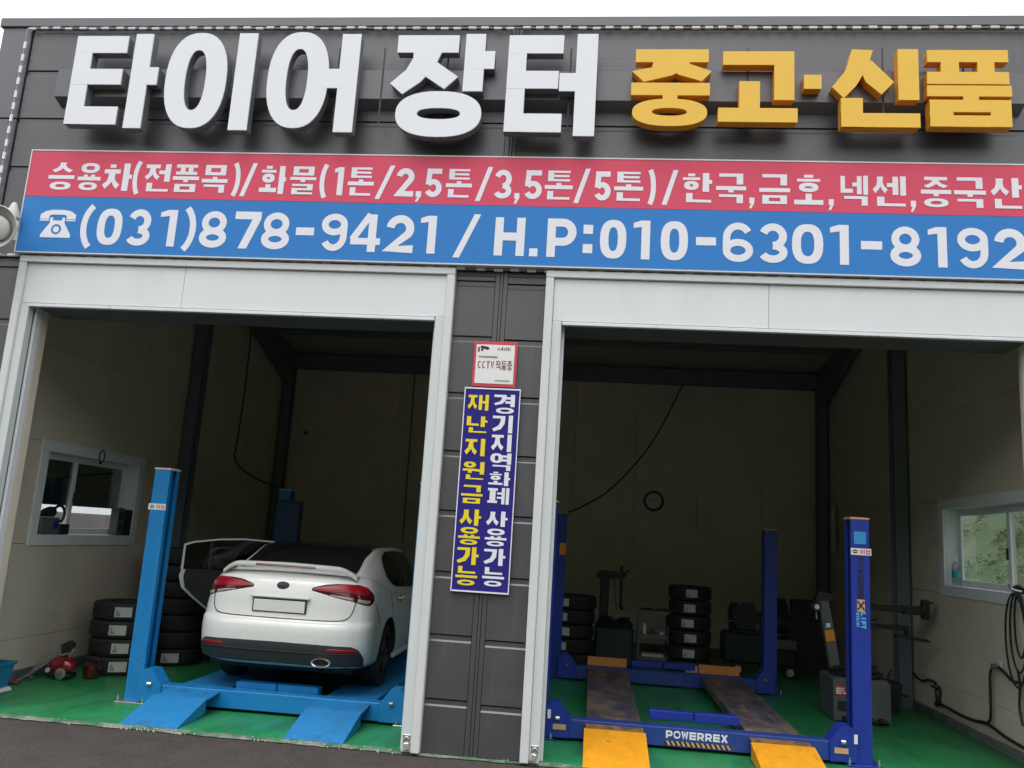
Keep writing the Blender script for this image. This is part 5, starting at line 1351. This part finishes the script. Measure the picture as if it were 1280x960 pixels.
small('air_gun', 'black air impact gun on top of the trolley beside the box', 'tool', 2.04, 5.82, .814, MB().tube([(-.08, 0, .04), (.06, 0, .045), (.08, 0, .04)], .035, 10).tube([(.0, 0, .03), (.04, -.09, .02)], .02, 8), M_blkm)

# back tyre changer
T = thing('tyre_changer', 'dark tyre changer with upright column and mounting arm by the back wall', 'tyre changer', (1.36, 6.0, 0))
MB().box(-.30, .28, -.30, .30, .02, .58, .03).build('cabinet', M_dteal, T)
MB().lathe([(.0, .58), (.28, .58), (.29, .62), (.24, .66), (.0, .66)], n=28, cap=False).build('turntable', M_dst, T, True)
for k in range(4):
    a = k * 1.5708 + .6
    MB().box(.10, .27, -.03, .03, .661, .70, .006).xf(Matrix.Rotation(a, 4, 'Z')).build('clamp', M_blkm, T)
MB().box(-.24, -.10, .24, .38, .50, 1.36, .012).build('column', M_dteal, T)
MB().prism([(-.30, 1.26), (.10, 1.27), (.16, 1.31), (.16, 1.38), (-.24, 1.39), (-.30, 1.34)], 'y', .20, .34).build('arm', M_blkm, T)
MB().tube([(.09, .26, .86), (.09, .26, 1.47)], .022, 10, False).tube([(.09, .26, .86), (.11, .2, .82)], .03, 8, False).build('shaft', M_blkm, T)
MB().tube([(.14, .26, 1.36), (.20, .24, 1.42)], .012, 6, False).build('lock_lever', M_blkm, T)
MB().tube([(-.02, .26, 1.26), (.0, .25, 1.0), (.03, .24, .8)], .006, 5).build('air_line', M_cab, T)
for k in range(3): MB().box(-.2 + k * .13, -.12 + k * .13, -.42, -.301, .05, .08, .008).build('pedal', M_blkm, T)
# compressor
T = thing('air_compressor', 'dark boxed air compressor on wheels with pump on top behind the blue rear post', 'compressor', (3.55, 6.1, 0))
MB().box(-.56, .06, -.20, .20, .17, .618, .04).build('canopy', M_dteal, T)
MB().box(.075, .52, -.18, .18, .17, .56, .03).build('canopy', M_blkm, T)
for k in range(5): MB().box(-.46, -.06, -.208, -.2005, .25 + k * .06, .275 + k * .06, .003).build('louvre', M_dst, T)
MB().box(-.42, .42, -.18, .18, .621, .645).build('deck', M_dst, T)
m = MB().lathe([(.0, -.2), (.13, -.2), (.15, -.17), (.15, .17), (.13, .2), (.0, .2)], (.22, 0, .80), (1, 0, 0), 24, False); m.build('motor', M_dteal, T, True)
m = MB()
for s_ in (-.12, .12):
    m.lathe([(.05, 0), (.09, .05)], (-.26 + s_, 0, .70), (0, 0, 1), 16)
    for k in range(6): m.lathe([(.095, .0), (.095, .012)], (-.26 + s_, 0, .78 + k * .03), (0, 0, 1), 16)
    m.lathe([(.07, 0), (.08, .2), (.05, .26)], (-.26 + s_, 0, .78), (0, 0, 1), 16)
m.box(-.45, -.07, -.11, .11, .646, .72, .02)
m.build('pump', M_dst, T)
MB().lathe([(.0, -.02), (.20, -.02), (.20, .02), (.0, .02)], (-.24, -.22, .86), (0, 1, 0), 28, False).build('flywheel', M_blkm, T, True)
MB().box(.20, .50, -.20, -.185, .42, .56, .01).xf(Matrix.Translation((0, -.05, 0))).build('name_plate', M_gry, T)
for x in (-.36, .40):
    w_ = MB().lathe([(.045, -.03), (.085, -.03), (.095, 0), (.085, .03), (.045, .03)], (x, -.24, .096), (0, 1, 0), 24, False).build('wheel', M_rub, T, True)
    MB().lathe([(.0, -.036), (.02, -.036), (.03, -.03), (.055, -.034), (.058, .0)], (x, -.24, .096), (0, 1, 0), 20, False).build('hub', M_spk, w_, True)
    MB().box(x - .02, x + .02, -.20, .20, .09, .24).build('leg', M_dst, T)
# wheel balancer between compressor and changer
T = thing('wheel_balancer', 'dark wheel balancer with raised hood in the right back corner', 'wheel balancer', (4.35, 6.6, 0))
MB().prism([(-.25, .01), (.25, .01), (.25, .75), (.16, .86), (-.25, .86)], 'x', -.32, .32).build('cabinet', M_blkm, T)
MB().tube([(-.3, -.05, .70), (-.52, -.05, .70)], .03, 12, False).build('shaft', M_dst, T)
rows = []
for i in range(13):
    a = math.pi * i / 12
    rows.append([(x, .36 * math.cos(a), .76 + .36 * math.sin(a)) for x in (-.55, -.32)])
MB().grid(rows).build('hood', M_blkm, T, True)
MB().box(-.20, .22, .10, .16, .87, 1.12, .02).build('display', M_dst, T)
MB().box(-.26, .26, -.262, -.255, .45, .66, .01).build('tray', M_dst, T)

# grey tyre changer behind the right front post
T = thing('tyre_changer', 'grey tyre changer with tilted column and red maker plate behind the royal blue front post', 'tyre changer', (4.07, 3.12, 0))
m = MB(); m.prism([(-.32, .02), (.30, .02), (.30, .44), (.26, .48), (-.29, .48), (-.33, .46)], 'y', -.26, .30); cab_ = m.build('cabinet', M_gry, T)
MB().box(-.31, -.09, -.272, -.262, .29, .39, .004).build('maker_plate', M_redp, T)
m = MB(); S = []
for ch, a, b in run_x('EUR', -.295, -.105, .15): S += glyph(ch, a, b, .308, .372, .015)
flat(m, S, lambda x, z, h: (x, -.2725 - h, z), .00015); m.build('lettering', M_letw, T, normals=False)
MB().box(-.28, .02, -.275, -.262, .13, .23, .01).build('tool_tray', M_blkm, T)
for k in range(4): MB().box(-.24 + k * .13, -.16 + k * .13, -.40, -.262, .04, .075, .008).build('pedal', M_blkm, T)
MB().lathe([(.0, .481), (.29, .481), (.30, .51), (.27, .54), (.10, .55), (.0, .55)], (0, .02, 0), n=32, cap=False).build('turntable', M_blkm, T, True)
for k in range(4): MB().box(.12, .30, -.035, .035, .551, .59, .006).xf(Matrix.Translation((0, .02, 0)) @ Matrix.Rotation(k * 1.5708 + .5, 4, 'Z')).build('clamp', M_dst, T)
A_ = Vector((-.17, .22, .49)); B2 = Vector((-.30, .28, 1.33)); dd = (B2 - A_).normalized()
side_ = Vector((1, 0, 0)); nn = dd.cross(side_).normalized(); side_ = nn.cross(dd).normalized()
def barq(P, Q, w, t, u, v):
    vs = [P + u * a * w / 2 + v * b * t / 2 for a, b in ((-1, -1), (1, -1), (1, 1), (-1, 1))] + [Q + u * a * w / 2 + v * b * t / 2 for a, b in ((-1, -1), (1, -1), (1, 1), (-1, 1))]
    return MB().add(vs, [(0, 1, 2, 3), (7, 6, 5, 4), (0, 1, 5, 4), (1, 2, 6, 5), (2, 3, 7, 6), (3, 0, 4, 7)])
cl = barq(A_, B2, .115, .10, side_, nn).build('column', M_gry, T)
fr = -1 if nn.y > 0 else 1
c0 = A_ + dd * .34; barq(c0, c0 + dd * .13, .112, .004, side_, nn).xf(Matrix.Translation(nn * fr * .053)).build('orange_label', M_ora, cl)
c0 = A_ + dd * .50; barq(c0, c0 + dd * .05, .05, .004, side_, nn).xf(Matrix.Translation(nn * fr * .053)).build('white_label', M_paper, cl)
MB().lathe([(.0, -.02), (.045, -.02), (.055, 0), (.055, .03)], (-.39, .18, 1.22), (0, 1, 0), 20, False).build('pressure_gauge', M_paper, T, True)
MB().lathe([(.03, -.024), (.052, -.024), (.06, 0)], (-.39, .18, 1.22), (0, 1, 0), 20, False).build('gauge_rim', M_blkm, T, True)
MB().tube([(-.39, .21, 1.17), (-.38, .21, 1.07)], .008, 6, False).build('gauge_stem', M_chr, T)
MB().tube([(-.37, .20, 1.23), (-.29, .26, 1.28)], .014, 6, False).build('gauge_arm', M_blkm, T)
MB().prism([(-.40, 1.28), (-.20, 1.30), (-.18, 1.38), (-.34, 1.40)], 'y', .22, .34).build('head', M_blkm, T)
# helper arm tower standing at its right
m = MB().box(-.02, .10, .20, .33, .49, 1.40, .012); m.build('helper_post', M_blkm, T)
m = MB().box(.06, .80, .20, .28, 1.22, 1.29, .01).box(.62, .88, .18, .30, 1.20, 1.30, .01); m.build('helper_arm', M_blkm, T)
m = MB().box(.85, .93, .19, .31, 1.15, 1.38, .015).tube([(.89, .25, 1.37), (.98, .22, 1.34)], .012, 6, False); m.build('helper_head', M_blkm, T)
m = MB().box(.05, .66, .12, .19, 1.02, 1.07, .01).box(.62, .66, .12, .19, .95, 1.02, .006); m.build('lower_arm', M_blkm, T)
MB().prism([(.50, .93), (.84, .90), (.90, .905), (.84, .935), (.50, .97)], 'y', .10, .18).build('arm_blade', M_blkm, T)
MB().tube([(.10, .25, 1.16), (.20, .2, 1.10), (.32, .18, 1.13)], .012, 6).build('lever', M_blkm, T, True)
MB().tube([(.20, -.02, .45), (.35, .0, .36), (.50, .05, .30), (.62, .1, .28)], .012, 6).build('air_hose', M_cab, T, True)
T = thing('tool_bin', 'black bin of tools on the floor right of the grey tyre changer', 'bin', (4.55, 3.95, 0))
m = MB().prism([(-.20, .003), (.20, .003), (.26, .34), (-.26, .34)], 'y', -.22, .22); m.build('tub', M_blkm, T)
for k in range(5): MB().tube([(-.15 + k * .07, 0, .30), (-.22 + k * .11, -.05 + .03 * k, .42 + .05 * (k % 3))], .013, 6, False).build('tool', M_dst, T)

# hoses and cables on the right wall
def cable(name, label, cat, pts, r, mt=M_cab):
    o = MB().tube(pts, r, 8).build(name, mt, None, True); tag(o, label, cat); return o
T = thing('pipe_valve', 'rusty pipe valve low on the right wall by the column', 'valve', (5.09, 3.42, .32))
MB().tube([(0, .0, .06), (-.01, -.04, -.02), (0, -.02, -.10), (.01, .06, -.14)], .03, 10).build('elbow', M_dst, T, True)
MB().lathe([(.05, -.012), (.055, 0), (.05, .012)], (-.03, -.03, .07), (0, 0, 1), 16).build('hand_wheel', M_dst, T, True)
MB().lathe([(.04, 0), (.04, .03)], (.035, 0, .0), (-1, 0, 0), 14).build('flange', M_dst, T)
cable('air_hose', 'black air hose running low along the right wall from the valve', 'hose', [(5.10, 3.40, .20), (5.09, 3.1, .20), (5.085, 2.75, .19), (5.085, 2.45, .20), (5.085, 2.25, .22), (5.085, 2.05, .22), (5.085, 1.75, .18), (5.085, 1.3, .16), (5.085, .8, .17)], .017)
cable('supply_hose', 'black hose rising from the low hose to the wall socket on the right wall', 'hose', [(5.082, 2.30, .225), (5.08, 2.12, .25), (5.08, 2.06, .34), (5.08, 2.05, .55), (5.08, 2.04, .72), (5.085, 2.0, .80), (5.09, 1.9, .83)], .014)
cable('wall_cable', 'thin black cable leading from the column to the low valve on the right wall', 'cable', [(5.11, 4.22, .42), (5.10, 3.95, .38), (5.10, 3.7, .42), (5.10, 3.52, .42), (5.10, 3.44, .38)], .014)
cable('socket_cable', 'black cable sagging from the wall socket toward the hanging cable loops', 'cable', [(5.09, 1.86, .83), (5.085, 1.72, .79), (5.085, 1.58, .74), (5.085, 1.42, .75)], .015)
T = thing('wall_socket', 'grey wall socket with plug on the right wall below the window', 'socket', (5.126, 1.90, .84))
MB().box(-.03, .0, -.06, .06, -.05, .05, .008).build('plate', M_spk, T); MB().lathe([(.03, 0), (.028, .05), (.01, .06)], (-.03, .02, -.01), (-1, 0, 0), 14).build('plug', M_gry, T, True)
T = thing('cable_coil', 'loops of dark cable hanging on the right wall at the picture edge', 'cable coil', (5.08, 1.38, 1.2))
for k in range(3):
    h = .30 + .07 * k; wd = .10 + .05 * k
    MB().tube([(-.012 * k, wd * math.sin(a * .3142) + .02 * k, .38 - h + h * math.cos(a * .3142)) for a in range(21)], .010, 6, False).build('loop', M_cab, T, True)
MB().tube([(0.03, .0, .40), (-.06, 0, .42), (-.08, 0, .47)], .012, 6).build('hook', M_chr, T, True)
cable('drop_cable', 'black cable dropping from the hanging cable loops down the right wall', 'cable', [(5.08, 1.46, .86), (5.085, 1.44, .72), (5.085, 1.47, .52), (5.085, 1.42, .36)], .013)
# overhead cables
cable('power_cable', 'thin black cable curving down from the back beam in the right bay', 'cable', [(2.52, 8.0, 4.80), (2.15, 7.4, 4.0), (1.75, 6.6, 3.3), (1.2, 5.5, 2.62), (.75, 4.7, 2.28), (.60, 4.48, 2.21)], .012)
cable('power_cable', 'black cable looping down the far left corner of the left bay', 'cable', [(-5.0, 6.03, 5.0), (-5.0, 6.05, 3.9), (-5.0, 6.0, 3.15), (-4.85, 5.7, 2.75), (-4.2, 5.1, 2.45), (-3.5, 4.6, 2.3)], .012)
cable('pull_cord', 'thin dark cord hanging straight down in front of the back wall in the left bay', 'cable', [(-2.56, 8.1, 5.0), (-2.55, 8.1, 3.6), (-2.53, 8.1, 1.6)], .011)
# padlocks at the foot of the guide rails
for x, label in ((-.52, 'pale padlock at the foot of the guide rail left of the pillar'), (.555, 'pale padlock at the foot of the guide rail right of the pillar')):
    T = thing('padlock', label, 'padlock', (x, -.068, .085))
    MB().box(-.022, .026, -.018, .014, -.06, .0, .006).xf(Matrix.Rotation(.3 if x > 0 else -.1, 4, 'Y')).build('lock_body', M_brass, T)
    MB().tube([(-.016, 0, 0), (-.016, 0, .03), (0, 0, .045), (.016, 0, .03), (.016, 0, 0)], .005, 6).build('shackle', M_chr, T, True)
    MB().box(-.03, .03, .012, .017, -.02, .06, .002).build('hasp', M_chr, T)
